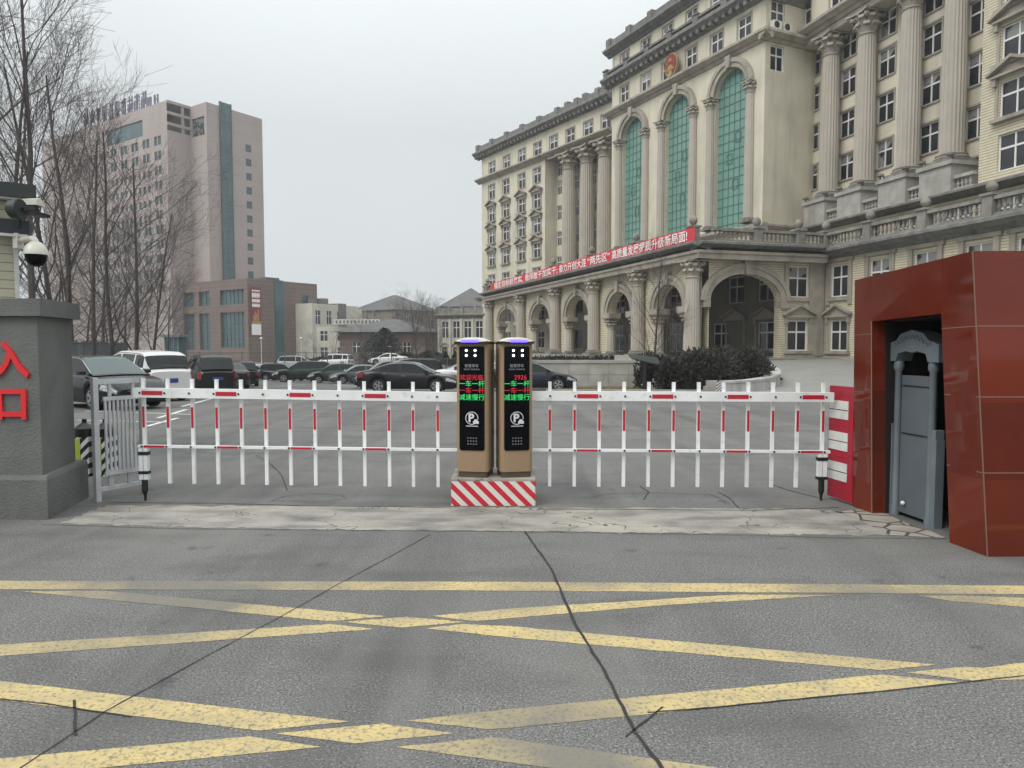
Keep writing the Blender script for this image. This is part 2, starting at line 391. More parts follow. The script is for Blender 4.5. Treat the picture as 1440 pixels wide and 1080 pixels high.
def profile(mb, F, a, b, prof):
    """prof: list of (outward projection, z), closed polygon, run along s"""
    mb.rings([[F.pt(a, -p, z) for p, z in prof], [F.pt(b, -p, z) for p, z in prof]])
def cornice(mb, F, a, b, z, h, out, dent=0, step=.8):
    profile(mb, F, a, b, [(-.1, z), (.12, z), (out*.35, z+h*.3), (out*.55, z+h*.32), (out*.9, z+h*.62), (out, z+h*.66), (out, z+h*.9), (out*.92, z+h), (-.1, z+h)])
    if dent:
        n = int((b-a)/step)
        for k in range(n): fbox(mb, F, a+step*(k+.25), a+step*(k+.7), -out*.72, -.12, z+h*.05, z+h*.5)
WPROTO = {}
def win_mesh(w, h, kind=0):
    key = (round(w, 2), round(h, 2), kind)
    if key in WPROTO: return WPROTO[key]
    f = MB(); t = .085
    y0, y1 = .12, .2
    f.box(-w/2, -w/2+t, y0, y1, 0, h); f.box(w/2-t, w/2, y0, y1, 0, h); f.box(-w/2+t, w/2-t, y0, y1, 0, t); f.box(-w/2+t, w/2-t, y0, y1, h-t, h)
    f.box(-.045, .045, y0-.01, y1-.01, t, h-t)
    zt = h * .62; f.box(-w/2+t, w/2-t, y0+.006, y1-.016, zt-.06, zt+.06)
    p = MB(); y = .17
    p.mi = 0
    def pane(a, b, c, e, mi): p.mi = mi; p.face([(a, y, c), (b, y, c), (b, y, e), (a, y, e)])
    x0, x1 = -w/2+t, w/2-t
    ms = {0: (0, 0, 0, 0), 1: (0, 0, 1, 0), 2: (1, 0, 1, 1), 3: (0, 1, 2, 2), 4: (0, 0, 1, 1), 5: (2, 2, 2, 2)}[kind]
    pane(x0, 0, t, zt, ms[0]); pane(0, x1, t, zt, ms[1]); pane(x0, 0, zt, h-t, ms[2]); pane(0, x1, zt, h-t, ms[3])
    r = (f.mesh('window', M['white']), p.mesh('pane', [M['glass'], M['glass_light'], M['blind']]))
    WPROTO[key] = r; return r
wr = random.Random(5)
def window(F, s, z, w, h, parent=None, d=0, kind=None, surround=None):
    if kind is None: kind = wr.choice([0, 0, 0, 1, 0, 2, 4, 0, 3])
    fm, pm = win_mesh(w, h, kind)
    o = inst('window', fm, parent or GB, F.pt(s, d, z), F.ang)
    q = bpy.data.objects.new('pane', pm); C.objects.link(q); q.parent = o
    return o
PEDM = {}
def pediment(win, w, h, deep=.35):
    """triangular pediment with brackets and a sill, child of the window"""
    k = (w, h)
    if k not in PEDM:
        p = MB(); W2 = w/2 + .38; z = h + .22
        p.box(-W2, W2, -deep*.8, 0, z, z+.14)
        tri = [(-W2-.1, z+.142), (W2+.1, z+.142), (W2+.1, z+.26), (0, z+.92), (-W2-.1, z+.26)]
        p.prism(tri, -deep*.35, 0, lambda x, zz, y: (x, y, zz))
        for sg in (-1, 1):
            bar = [(sg*(W2+.16), z+.145), (sg*(W2+.16), z+.30), (0, z+1.03), (0, z+.84)]
            p.prism(bar, -deep-.06, -deep*.352, lambda x, zz, y: (x, y, zz))
            p.box(sg*(w/2+.2)-.12, sg*(w/2+.2)+.12, -deep*.6, 0, z-.45, z-.002)
            p.box(sg*(w/2+.14)-.1, sg*(w/2+.14)+.1, -.1, 0, .0, z-.46)
        s = MB(); s.box(-w/2-.35, w/2+.35, -deep*.7, 0, -.22, -.003)
        PEDM[k] = (p.mesh('pediment', M['stone']), s.mesh('sill', M['stone']))
    for nm, me in zip(('pediment', 'sill'), PEDM[k]):
        o = bpy.data.objects.new(nm, me); C.objects.link(o); o.parent = win
def surround(win, w, h, t=.16):
    k = ('s', w, h, t)
    if k not in PEDM:
        p = MB(); p.box(-w/2-t, -w/2-.002, -.06, .02, -.12, h+t); p.box(w/2+.002, w/2+t, -.06, .02, -.12, h+t); p.box(-w/2, w/2, -.062, .02, h+.002, h+t-.002); p.box(-w/2, w/2, -.1, .02, -.13, -.003)
        PEDM[k] = p.mesh('surround', M['stone'])
    o = bpy.data.objects.new('surround', PEDM[k]); C.objects.link(o); o.parent = win
COLM = {}
def column(F, s, d, z0, z1, r, parent=None, sq=True, fl=.07, n=40, mt='shaft'):
    h = round(z1 - z0, 2); k = (h, r, fl, n)
    if k not in COLM:
        ch = r * 2.3
        b = MB(); b.box(-r*1.45, r*1.45, -r*1.45, r*1.45, 0, r*.4); b.lathe([(r*1.4, r*.4), (r*1.45, r*.55), (r*1.25, r*.7), (r*1.3, r*.85), (r*1.02, r*1.0)], 24)
        c = MB(); c.lathe([(r, r*1.0), (r, h*.4), (r*.86, h-ch)], n, fl=fl)
        c.lathe([(r*.95, h-ch), (r*.97, h-ch+.06), (r*.86, h-ch+.1)], 24)
        q = MB(); t = h - ch
        q.lathe([(r*.84, t+.1), (r*.86, t+ch*.6), (r*1.15, t+ch*.85)], 20)
        for row, (zz, rr, nn) in enumerate(((t+ch*.12, r*.93, 8), (t+ch*.42, r*1.0, 8))):
            for i in range(nn):
                a = 2*pi*(i + .5*row)/nn; ca, sa = math.cos(a), math.sin(a); wd = r*.3
                pr = [(rr-.1*r, zz), (rr+.06*r, zz+ch*.2), (rr+.3*r, zz+ch*.3), (rr+.34*r, zz+ch*.22), (rr+.42*r, zz+ch*.24), (rr+.3*r, zz+ch*.38), (rr-.05*r, zz+ch*.3)]
                q.rings([[(x*ca - e*wd*sa, x*sa + e*wd*ca, zz2) for x, zz2 in pr] for e in (-1, 1)])
        for i in range(4):
            a = pi/4 + i*pi/2; q.sphere((math.cos(a)*r*1.42, math.sin(a)*r*1.42, t+ch*.78), r*.28, 8, 6)
            a = i*pi/2; q.sphere((math.cos(a)*r*1.2, math.sin(a)*r*1.2, t+ch*.86), r*.18, 8, 5)
        e = r*1.5
        q.prism([(-e,-e),(-e*.4,-e*.82),(e*.4,-e*.82),(e,-e),(e*.82,-e*.4),(e*.82,e*.4),(e,e),(e*.4,e*.82),(-e*.4,e*.82),(-e,e),(-e*.82,e*.4),(-e*.82,-e*.4)], t+ch*.9, h)
        COLM[k] = (c.mesh('column', M['shaft'], smooth=False), q.mesh('capital', M['stone']), b.mesh('base', M['midstone'], smooth=True))
    ms = COLM[k]
    o = inst('column', ms[0], parent or GB, F.pt(s, d, z0), F.ang)
    for nm, me in zip(('capital', 'base'), ms[1:]):
        q = bpy.data.objects.new(nm, me); C.objects.link(q); q.parent = o
    return o
BALM = None
def baluster(mb, F, s, d, z, h):
    pr = [(.09, 0), (.09, .08), (.05, .14), (.11, .38), (.06, .68), (.055, .8), (.09, .9), (.09, 1)]
    rs = []
    for r, t in pr: rs.append([F.pt(s + r*math.cos(k*pi/3), d + r*math.sin(k*pi/3), z + t*h) for k in range(6)])
    mb.rings(rs, cap0=False, cap1=False)
def balustrade(F, a, b, d, z, h, posts, parent=None, m='midstone', step=.36, balls=True, pw=.32):
    mb = MB(); fbox(mb, F, a, b, d-.22, d+.22, z, z+.2); fbox(mb, F, a, b, d-.24, d+.24, z+h-.2, z+h)
    s = a + .2
    while s < b - .1:
        if all(abs(s - p) > pw + .12 for p in posts): baluster(mb, F, s, d, z+.202, h-.404)
        s += step
    o = mb.build('balustrade', M[m], parent or GB)
    for p in posts:
        q = MB(); fbox(q, F, p-pw, p+pw, d-.34, d+.34, z-.02, z+h+.06); fbox(q, F, p-pw-.1, p+pw+.1, d-.44, d+.44, z+h+.063, z+h+.2)
        if balls:
            x, y, _ = F.pt(p, d, 0); q.lathe([(.12, z+h+.2), (.1, z+h+.3), (.2, z+h+.34), (.3, z+h+.5), (.31, z+h+.62), (.24, z+h+.8), (.08, z+h+.93), (0.01, z+h+.96)], 12, (x, y, 0))
        q.build('pedestal', M[m], o, smooth=False)
    return o
def arch_wall(mb, F, s0, s1, z0, z1, bays, depth, d=0, n=18, zb=None):
    """bays: (centre, half width, springing, rise)"""
    cur = s0
    for c, r, zs, rz in bays:
        wall(mb, F, cur, c - r, z0, z1, d=d)
        P = [(c - r*math.cos(pi*k/n), zs + rz*math.sin(pi*k/n)) for k in range(n+1)]
        for (a, za), (b, zc) in zip(P, P[1:]):
            mb.face([F.pt(a, d, za), F.pt(b, d, zc), F.pt(b, d, z1), F.pt(a, d, z1)])
            mb.face([F.pt(a, d, za), F.pt(a, d+depth, za), F.pt(b, d+depth, zc), F.pt(b, d, zc)])
        for sg in (-1, 1): mb.face([F.pt(c+sg*r, d, z0), F.pt(c+sg*r, d, zs), F.pt(c+sg*r, d+depth, zs), F.pt(c+sg*r, d+depth, z0)])
        cur = c + r
    wall(mb, F, cur, s1, z0, z1, d=d)
def archivolt(mb, F, c, r, zs, rz, wd, p0, p1, n=18, key=True):
    for (o0, o1, pp) in ((0, wd*.55, p0), (wd*.55, wd, p1)):
        rs = []
        for k in range(n+1):
            a = pi*k/n; ca, sa = -math.cos(a), math.sin(a)
            rs.append([F.pt(c + (r+o0)*ca, -pp, zs + (rz+o0)*sa), F.pt(c + (r+o0)*ca, .0, zs + (rz+o0)*sa), F.pt(c + (r+o1)*ca, .0, zs + (rz+o1)*sa), F.pt(c + (r+o1)*ca, -pp, zs + (rz+o1)*sa)])
        mb.rings(rs)
    if key: 
        rs = []
        for w_, z_ in ((.2, zs+rz-.05), (.34, zs+rz+wd+.25)): rs.append([F.pt(c-w_, -p1-.14, z_), F.pt(c+w_, -p1-.14, z_), F.pt(c+w_, 0, z_), F.pt(c-w_, 0, z_)])
        mb.rings(rs)

# ---- tower block: three green arches
walls = MB(); bands = MB(); dark = MB()
ARC = [(TW.at(890, 260)[0], 1.95), (TW.at(953, 240)[0], 1.95), (TW.at(1027, 210)[0], 2.0)]
ZSP, ZB = 23.5, 11.7
wcol = [TW.at(px, py)[0] for px, py in ((878,133),(908,117),(938,105),(972,80),(1008,58),(1047,35))]
bays = [(c, r, ZSP, r) for c, r in ARC]
arch_wall(walls, TW, 0, TL, ZB, 26.6, bays, .55)
wall(walls, TW, 0, TL, 8.2, ZB)
h1 = [(s-.8, s+.8, 27.4, 29.3) for s in wcol]; h2 = [(s-.8, s+.8, 31.0, 32.75) for s in wcol]
wall(walls, TW, 0, TL, 26.6, 33.6, h1 + h2)
for s in wcol: surround(window(TW, s, 27.4, 1.6, 1.9), 1.6, 1.9, .12); surround(window(TW, s, 31.0, 1.6, 1.75), 1.6, 1.75, .12)
# right flank, rear and left of the tower
fs = T2.at(1093, 80)[0]
wall(walls, T2, 0, T2.len, 9, 33.6, [(fs-.75, fs+.75, 24.2, 26.2), (fs-.75, fs+.75, 27.6, 29.8)])
window(T2, fs, 24.2, 1.5, 2.0, kind=0); window(T2, fs, 27.6, 1.5, 2.2, kind=0)
TBk = Fac(T2.pt(T2.len, 0, 0)[:2], (T_(79.7)[0]+14, 79.7+7)); TLf = Fac((T_(79.7)[0]+12, 79.7+6), T_(79.7))
walls.face([T2.pt(0,0,33.6), T2.pt(12,0,33.6), TLf.pt(0,0,33.6), TW.pt(0,0,33.6)])
wall(walls, TLf, 0, TLf.len, 8, 33.6)
for c, r in ARC:
    archivolt(bands, TW, c, r, ZSP, r, .75, .28, .4)
    aw = MB()
    P = [(c - r*math.cos(pi*k/20), ZSP + r*math.sin(pi*k/20)) for k in range(21)]
    aw.face([TW.pt(c-r, .45, ZB)] + [TW.pt(a, .45, z) for a, z in P] + [TW.pt(c+r, .45, ZB)])
    o = recalc(aw.build('arched_window', M['greenglass'], GB))
    gb = MB()
    for k in range(1, 6): 
        x = c - r + 2*r*k/6; zt = ZSP + math.sqrt(max(0, r*r-(x-c)**2)); fbox(gb, TW, x-.024, x+.024, .41, .447, ZB, zt)
    z = ZB + .55; k = 0
    while z < ZSP + r - .2:
        hw = r if z < ZSP else math.sqrt(max(.01, r*r-(z-ZSP)**2)); fbox(gb, TW, c-hw, c+hw, .413, .446, z-.032, z+.032); z += (.8, .8)[k % 2]; k += 1
    gb.build('glazing_bar', M['greenbar'], o)
    for (da, za) in ((-.55, 17.5), (.5, 19.2), (.2, 15.2)):
        fr = MB(); a_, b_ = c+da-.33, c+da+.33; fbox(fr, TW, a_, a_+.04, .38, .409, za, za+.9); fbox(fr, TW, b_-.04, b_, .38, .409, za, za+.9); fbox(fr, TW, a_+.04, b_-.04, .38, .409, za, za+.04); fbox(fr, TW, a_+.04, b_-.04, .38, .409, za+.86, za+.9); fr.build('vent_sash', M['greenbar'], o)
    for sg in (-1, 1):
        column(TW, c + sg*(r + .42), -.15, ZB + .2, ZSP + .1, .42, n=24)
# horizontal bands
cornice(bands, TW, -.7, TL + .75, 26.4, .8, .8)
cornice(bands, T2, -.7, T2.len, 26.4, .8, .795)
cornice(dark, TW, -.9, TL + .95, 29.75, .95, 1.05, dent=1, step=.85); cornice(dark, T2, -.9, T2.len, 29.75, .95, 1.045)
cornice(dark, TW, -.7, TL + .75, 33.05, .75, .9); 
balustrade(TW, -.6, TL + .6, -.62, 30.65, .62, [0, 3.8, 7.4, 11, 14.7, 18.4, TL], balls=False, m='darkstone', step=.34)
pp = MB(); fbox(pp, TW, -.5, TL+.5, -.5, -.15, 33.8, 34.55)
for k in range(7): fbox(pp, TW, k*(TL-.1)/6-.35, k*(TL-.1)/6+.45, -.66, -.02, 33.81, 34.8)
pp.build('parapet', M['darkstone'], GB)
cornice(bands, TW, -.5, TL + .55, ZB - .75, .7, .55); cornice(bands, T2, -.5, T2.len, ZB - .75, .7, .545)

# ---- right wing: recessed colonnade
RWs = [RW.at(px, 220)[0] for px in (1141, 1190, 1243, 1305, 1371)]
sE = RF.s(1383, 200)
holes = []
sills = [11.6, 14.9, 18.3, 21.6, 24.5]
for i, s in enumerate(RWs):
    for k, z in enumerate(sills):
        if k == 0 and i < 3: continue
        hh = 2.05 if k < 4 else 1.9
        holes.append((s-.85, s+.85, z, z+hh)); w_ = window(RW, s, z, 1.7, hh, kind=wr.choice([0, 4, 0, 2, 0, 1])); surround(w_, 1.7, hh, .13)
wall(walls, RW, 0, sE + .5, 11, 26.9, holes)
walls.face([RF.pt(0,0,26.5), RF.pt(sE+1,0,26.5), RW.pt(sE+1,0,26.5), RW.pt(0,0,26.5)][::-1])
wall(bands, RF, 0, 30, 26.5, 27.6)
cornice(bands, RF, 0, 32, 27.0, .85, .8)
at = [RF.at(px, py)[0] for px, py in ((1131,22),(1178,5))]; at += [at[1] + 3.9*k for k in range(1, 6)]
wall(walls, RF, 0, 32, 27.6, 32.5, [(s-.9, s+.9, 28.2, 30.3) for s in at])
for s in at[:4]: surround(window(RF, s, 28.2, 1.8, 2.1, kind=0), 1.8, 2.1, .12)
for px, py in ((1158,160),(1207,120),(1268,110),(1329,110)):
    s = RF.at(px, 200)[0]
    column(RF, s, .55, 13.3, 26.5, .74)
    q = MB(); fbox(q, RF, s-1.25, s+1.25, -.75, 1.5, 11.3, 13.05); fbox(q, RF, s-1.4, s+1.4, -.9, 1.5, 13.051, 13.3); q.build('column_pedestal', M['pale_stone'], GB)
    for sg in (-1, 1):
        x, y, _ = RF.pt(s+sg*1.15, -.7, 0); q = MB(); q.lathe([(.08, 13.3), (.08, 13.55), (.26, 13.62), (.26, 13.74), (.05, 13.8)], 10, (x, y, 0)); q.build('finial', M['darkstone'], GB)
    balustrade(RF, s+1.26, s+2.7, -.35, 11.3, 1.0, [], m='pale_stone', step=.3)
# ---- right block flush with the column fronts, ribbed brick, pedimented windows
BR = Fac(RWl(40.2, RF.pt(sE, 0, 0)[1]), RWl(40.2, 28)); brick = MB()
bs = BR.s(1428, 150); holes = []
for k, z in enumerate((11.9, 15.0, 18.2, 21.4)):
    for e in (0, 4.4):
        holes.append((bs+e-1.05, bs+e+1.05, z, z+2.15))
        if e == 0 or k < 2:
            w_ = window(BR, bs+e, z, 2.1, 2.15, kind=(0, 0, 4, 4)[k])
            if k > 0: pediment(w_, 2.1, 2.15, .5)
wall(brick, BR, 0, 13, 11.0, 26.6, holes)
wall(brick, Fac(BR.pt(0,2,0)[:2], BR.pt(0,0,0)[:2]), 0, 2, 11, 26.6)
# ---- second tier
T2s = [RF.at(px, 320)[0] for px in (1172, 1224, 1281, 1349, 1427)]
wall(brick, RF, 0, 28, 7.5, 11.1, [(s-.95, s+.95, 8.5, 10.45) for s in T2s], d=-.25)
for s in T2s: surround(window(RF, s, 8.5, 1.9, 1.95, d=-.25, kind=wr.choice([0, 1, 4])), 1.9, 1.95, .12)
cornice(dark, RF, -2, 28, 10.75, .55, 1.1)
bands.face([RF.pt(-2, -1, 11.305), RF.pt(28, -1, 11.305), RF.pt(28, 2, 11.305), RF.pt(-2, 2, 11.305)])
# ---- podium
P2 = [PF.at(px, 390)[0] for px in (1181, 1237, 1301, 1376, 1452)]
holes = []
for i, s in enumerate(P2):
    hw = .95
    holes.append((s-hw, s+hw, 5.2, 7.55)); holes.append((s-hw, s+hw, 1.15, 3.45))
    w_ = window(PF, s, 5.2, 1.9, 2.35, kind=(0, 4, 4, 2, 1)[i])
    lw_ = window(PF, s, 1.15, 1.9, 2.3, kind=0)
    if i < 4: pediment(lw_, 1.9, 2.3)
    fbox(bands, PF, s-1.35, s-.98, -.14, .0, 4.6, 7.8); fbox(bands, PF, s+.98, s+1.35, -.14, .0, 4.6, 7.8); fbox(bands, PF, s-1.5, s+1.5, -.2, 0, 7.803, 8.05); fbox(bands, PF, s-1.1, s+1.1, -.16, .0, 4.9, 5.18)
wall(brick, PF, 0, 26, 0, 8.3, holes)
fbox(bands, PF, 0, 26, -.15, 0, -.6, .75)
# the pier that holds the two windows of the inner corner
fbox(bands, PF, 0, P2[0]-1.36, -.06, 0, .76, 8.0)
ps = PS.at(1123, 400)[0]
# ---- portico flank
zs_, rz_ = 4.85, 2.0
a0, a1 = PS.s(997, 430), PS.s(1097, 430); ac, ar = (a0+a1)/2, (a1-a0)/2
fl = MB()
arch_wall(fl, PS, .55, ps-1.3, Z0-1.2, 8.0, [(ac, ar, zs_, rz_)], .7)
wall(fl, PS, ps-1.3, PS.len, Z0-1.2, 8.0, [(ps-.9, ps+.9, 5.2, 7.55), (ps-.9, ps+.9, 1.15, 3.45)])
window(PS, ps, 5.2, 1.8, 2.35, kind=4); pediment(window(PS, ps, 1.15, 1.8, 2.3, kind=0), 1.8, 2.3)
fbox(bands, PS, ps-1.28, ps-.93, -.14, 0, 4.6, 7.8); fbox(bands, PS, ps+.93, PS.len-.13, -.14, 0, .76, 7.8)
fbox(bands, PS, ps-1.4, ps+1.4, -.16, 0, .3, .85); fbox(bands, PS, ps-1.1, ps+1.1, -.15, 0, 4.9, 5.18)
fbox(bands, PS, a1+.6, PS.len, -.12, 0, Z0-1.3, Z0+.1)
archivolt(bands, PS, ac, ar, zs_, rz_, .75, .2, .3)
for e in (a0, a1): fbox(bands, PS, e-.55 if e == a0 else e-.02, e+.02 if e == a0 else e+.75, -.22, .72, zs_-.5, zs_)
# ---- portico front arcade
cols = [PT.at(px, 445)[0] for px in (693, 738, 787, 842, 905)] + [PT.len - .35]
arcs = []
for i, (a, b) in enumerate(zip(cols, cols[1:])):
    f = .29 if i == 2 else .26
    arcs.append(((a+b)/2, (b-a)*f, 4.5, 2.1 if i == 2 else 1.85))
arch_wall(fl, PT, -.5, PT.len, Z0-1.2, 8.0, arcs, .8)
fl.build('portico_wall', M['brick'], GB)
for c, r, zs, rz in arcs:
    archivolt(bands, PT, c, r, zs, rz, .7, .2, .3)
    for sg in (-1, 1):
        s = c + sg*(r + .1); fbox(bands, PT, s-.75, s+.75, -.28, .95, zs-.45, zs+.02)
        column(PT, s, .35, Z0, zs-.45, .42, n=20)
for s in cols: column(PT, s, -.55, Z0, 7.75, .56, n=36)
for F, a, b in ((PT, -1.2, PT.len + .9), (PS, -.9, PS.len - .6)):
    profile(bands, F, a, b, [(-.3, 7.75), (.95, 7.75), (.98, 8.1), (1.1, 8.15), (1.1, 8.35), (-.3, 8.35)])
    cornice(dark, F, a, b, 8.35, .62, 1.45)
cornice(dark, PF, .6, 26, 8.05, .75, 1.1)
balustrade(PT, -1, PT.len + .3, -.75, 8.97, 1.0, [s for s in cols[:-1]] + [PT.len-.05], m='midstone')
balustrade(PS, .4, PS.len - .4, -.7, 8.97, 1.0, [4.0, 7.6], m='midstone')
balustrade(PF, .4, 26, -.55, 8.8, 1.15, [.7, 5.2, 9.9, 14.5, 19.2, 24], m='midstone')
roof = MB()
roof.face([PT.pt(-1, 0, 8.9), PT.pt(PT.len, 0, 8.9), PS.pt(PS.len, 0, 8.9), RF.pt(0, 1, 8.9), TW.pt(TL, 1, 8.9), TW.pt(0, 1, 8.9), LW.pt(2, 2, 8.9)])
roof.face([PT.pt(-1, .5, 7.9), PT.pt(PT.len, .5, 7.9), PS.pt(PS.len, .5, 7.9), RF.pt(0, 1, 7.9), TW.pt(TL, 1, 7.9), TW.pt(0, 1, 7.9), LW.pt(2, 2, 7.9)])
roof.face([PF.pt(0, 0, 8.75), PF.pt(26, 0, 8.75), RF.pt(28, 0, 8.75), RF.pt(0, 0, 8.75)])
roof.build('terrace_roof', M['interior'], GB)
# ---- lower wall under the tower seen through the arches
TWx = Fac(T_(79.7), T_(54.75)); lo = MB(); hl = []
for px, kind in ((1013, 5), (1034, 0), (1077, 0)):
    s = TWx.at(px, 470)[0]
    for z in (1.2, 5.2):
        if px == 1013 and z > 2: continue
        hl.append((s-.95, s+.95, z, z+2.3)); w_ = window(TWx, s, z, 1.9, 2.3, kind=0)
        if z < 2 and px > 1013: pediment(w_, 1.9, 2.3)
for px in (800, 826, 877, 950):
    s = TWx.at(px, 470)[0]
    if s < 1.2: s = 1.6 if px == 800 else 4.2
    hl.append((s-1, s+1, .9, 3.7)); window(TWx, s, .9, 2.0, 2.8, kind=0)
    hl.append((s-1, s+1, 5, 7.2)); window(TWx, s, 5, 2.0, 2.2, kind=0)
hl2 = []
for h in hl:
    if all(h[1] < q[0] or h[0] > q[1] or h[3] < q[2] or h[2] > q[3] for q in hl2): hl2.append(h)
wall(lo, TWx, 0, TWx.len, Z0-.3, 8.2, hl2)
PB = Fac((66.0 - .63*112, 112), (66.0 - .63*80, 80)); hp = []
for k in range(8):
    s = 3 + k*4.3
    for z in (1.2, 5.0): hp.append((s-.9, s+.9, z, z+2.3))
wall(walls, PB, 0, PB.len, -2.5, 8.6, hp)
for i, h in enumerate(hp):
    if i in (2, 3, 4, 5, 6, 7): window(PB, (h[0]+h[1])/2, h[2], 1.8, 2.3, kind=0)
gl = MB(); wall(gl, PB, 0, PB.len, -2, 8.5, d=.28); gl.build('lower_glazing', M['glass'], GB)
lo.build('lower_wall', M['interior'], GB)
# ---- left wing
c4 = [LW.at(px, 300)[0] for px in (691.5, 711.5, 733.5, 755)]; zk = [10.5, 14.0, 17.5, 20.95, 24.5]; holes = []
for s in c4:
    for k, z in enumerate(zk):
        holes.append((s-.95, s+.95, z, z+2.1)); w_ = window(LW, s, z, 1.9, 2.1, kind=wr.choice([0, 4, 1, 0]))
        pediment(w_, 1.9, 2.1, .45) if k in (1, 2, 3) else surround(w_, 1.9, 2.1, .12)
sB = LW.s(766.5, 300)
wall(walls, LW, 0, sB, 7, 27.4, holes)
at2 = [LW.at(px, 200)[0] for px in (692, 712.5, 734, 756, 778.5, 802, 827, 852)]
wall(walls, LW, 0, LW.len, 27.4, 31.9, [(s-.95, s+.95, 28.0, 30.1) for s in at2])
for s in at2: surround(window(LW, s, 28.0, 1.9, 2.1, kind=wr.choice([0, 4, 1])), 1.9, 2.1, .12)
wall(walls, Fac(LW.pt(0, 9, 0)[:2], LW.pt(0, 0, 0)[:2]), 0, 9, 6, 31.9)
wall(walls, Fac(LW.pt(sB, 0, 0)[:2], LW.pt(sB, 2.6, 0)[:2]), 0, 2.6, 7, 27.4)
hr = []
for px in (788, 812, 836):
    s = LR.s(px-1.5, 300)
    for z in (12.0, 15.5, 19.1, 22.6, 25.2):
        hr.append((s-.55, s+.55, z, z+2.0))
        window(LR, s, z, 1.1, 2.0, kind=wr.choice([0, 4, 0]))
wall(walls, LR, 0, LR.len, 7, 27.4, hr)
for px in (794, 818.5, 843.5): column(LW, LW.s(px, 300), .75, 9.6, 27.2, .95)
bands.face([LW.pt(sB, 0, 27.2), LW.pt(LW.len, 0, 27.2), LR.pt(LR.len, 0, 27.2), LR.pt(0, 0, 27.2)])
cornice(bands, LW, -.9, LW.len, 27.3, .7, .9)
cornice(dark, LW, -1.1, LW.len, 31.15, 1.0, 1.2, dent=1, step=.9)
pp = MB(); fbox(pp, LW, -.6, LW.len, -.6, 0, 32.15, 33.0)
k = 0
while k * 4.3 < LW.len: fbox(pp, LW, k*4.3-.7, k*4.3+.1, -.75, 0, 32.16, 33.3); k += 1
s = LW.s(778, 150); fbox(pp, LW, s, LW.len, 2, 3, 32, 34.4)
k = 0
while s + k*4 < LW.len: fbox(pp, LW, s+k*4, s+k*4+.8, 1.8, 3.2, 32, 34.8); k += 1
pp.build('parapet', M['darkstone'], GB)
bands.face([LW.pt(-.5, 0, 32.14), LW.pt(LW.len, 0, 32.14), LW.pt(LW.len, 9, 32.14), LW.pt(-.5, 9, 32.14)])
cornice(dark, LW, -1, sB, 8.6, .7, .9)
walls.build('wall', M['plaster'], GB); brick.build('brick_wall', M['brick'], GB); bands.build('stone_trim', M['stone'], GB); dark.build('cornice', M['darkstone'], GB)

# ---- raised forecourt in front of the porch, ramp, curved kerb wall, planter hedge
fc = MB()
poly = [(.9, 37.4), (8.2, 37.4), (10.6, 42), (14.2, 49.5), (24, 53), (24, 60), (6, 84), (1, 108), (-8, 110), (-3.6, 98), (-.6, 62)]
rs = [[(x, y, -2.6) for x, y in poly], [(x, y, Z0) for x, y in poly]]
fc.rings(rs, cap0=False); structure(recalc(fc.build('forecourt', M['midstone'])))
rw = MB()
for (a, b) in (((.9, 37.4), (8.2, 37.4)),):
    F = Fac(a, b); n = 7; 
    for k in range(n):
        for r_ in range(3):
            fbox(rw, F, F.len*k/n + .006, F.len*(k+1)/n - .006, -.16, -.003, -1.2 + r_*.62, -.595 + r_*.62)
    fbox(rw, F, -.05, F.len, -.22, .4, .661, .80)
    fbox(rw, F, F.len*.62, F.len+.3, .0, .9, .80, 1.05)
tag(rw.build('retaining_wall', M['pale_stone']), 'low wall of large pale stone blocks in front of the arcaded porch', 'wall')
rp = MB()
def rampz(y): return -.66 + (y - 33) * (1.36 / 22) if y < 55 else .7
pr = [(33, 9.7, 60), (36, 13, 60), (39, 14.9, 60), (43, 15.6, 60), (47, 14.6, 60), (52, 14, 60), (58, 14, 60)]
prev = None
for y, xa, xb in pr:
    cur = (rp.V((xa, y, rampz(y) + .02)), rp.V((xb, y, rampz(y) + .02)))
    if prev: rp.F((prev[0], prev[1], cur[1], cur[0]))
    prev = cur
structure(rp.build('paved_ramp', M['paving']))
cw = MB(); path = [(9.72, 33.05), (11.0, 33.5), (12.3, 34.6), (13.5, 36.4), (14.3, 38.6), (14.8, 41), (14.9, 43.5), (14.4, 46), (13.4, 48)]
rs = []
for i, (x, y) in enumerate(path):
    a = path[max(i-1, 0)]; b = path[min(i+1, len(path)-1)]; d = Vector((b[0]-a[0], b[1]-a[1])).normalized(); n = Vector((-d.y, d.x)) * .22
    zb, zt = rampz(y) - .5, rampz(y) + .58
    rs.append([(x-n.x, y-n.y, zb), (x-n.x, y-n.y, zt-.1), (x-n.x*1.2, y-n.y*1.2, zt-.1), (x-n.x*1.2, y-n.y*1.2, zt), (x+n.x*1.2, y+n.y*1.2, zt), (x+n.x*1.2, y+n.y*1.2, zb)])
cw.rings(rs)
def slab_extra(N, l, vec, cur, b):
    return noise_mix(N, l, vec, cur, (.16, .155, .14), 1.4, .5, .75, .6, 6, (1, 1, .2))
kw = tag(recalc(cw.build('kerb_wall', mat('white_slab', (.5, .49, .46), .8, (.4, .39, .37), 2, 4, extra=slab_extra))), 'curved low white stone wall edging the paved ramp beside the dark bushes', 'wall')
jn = MB()
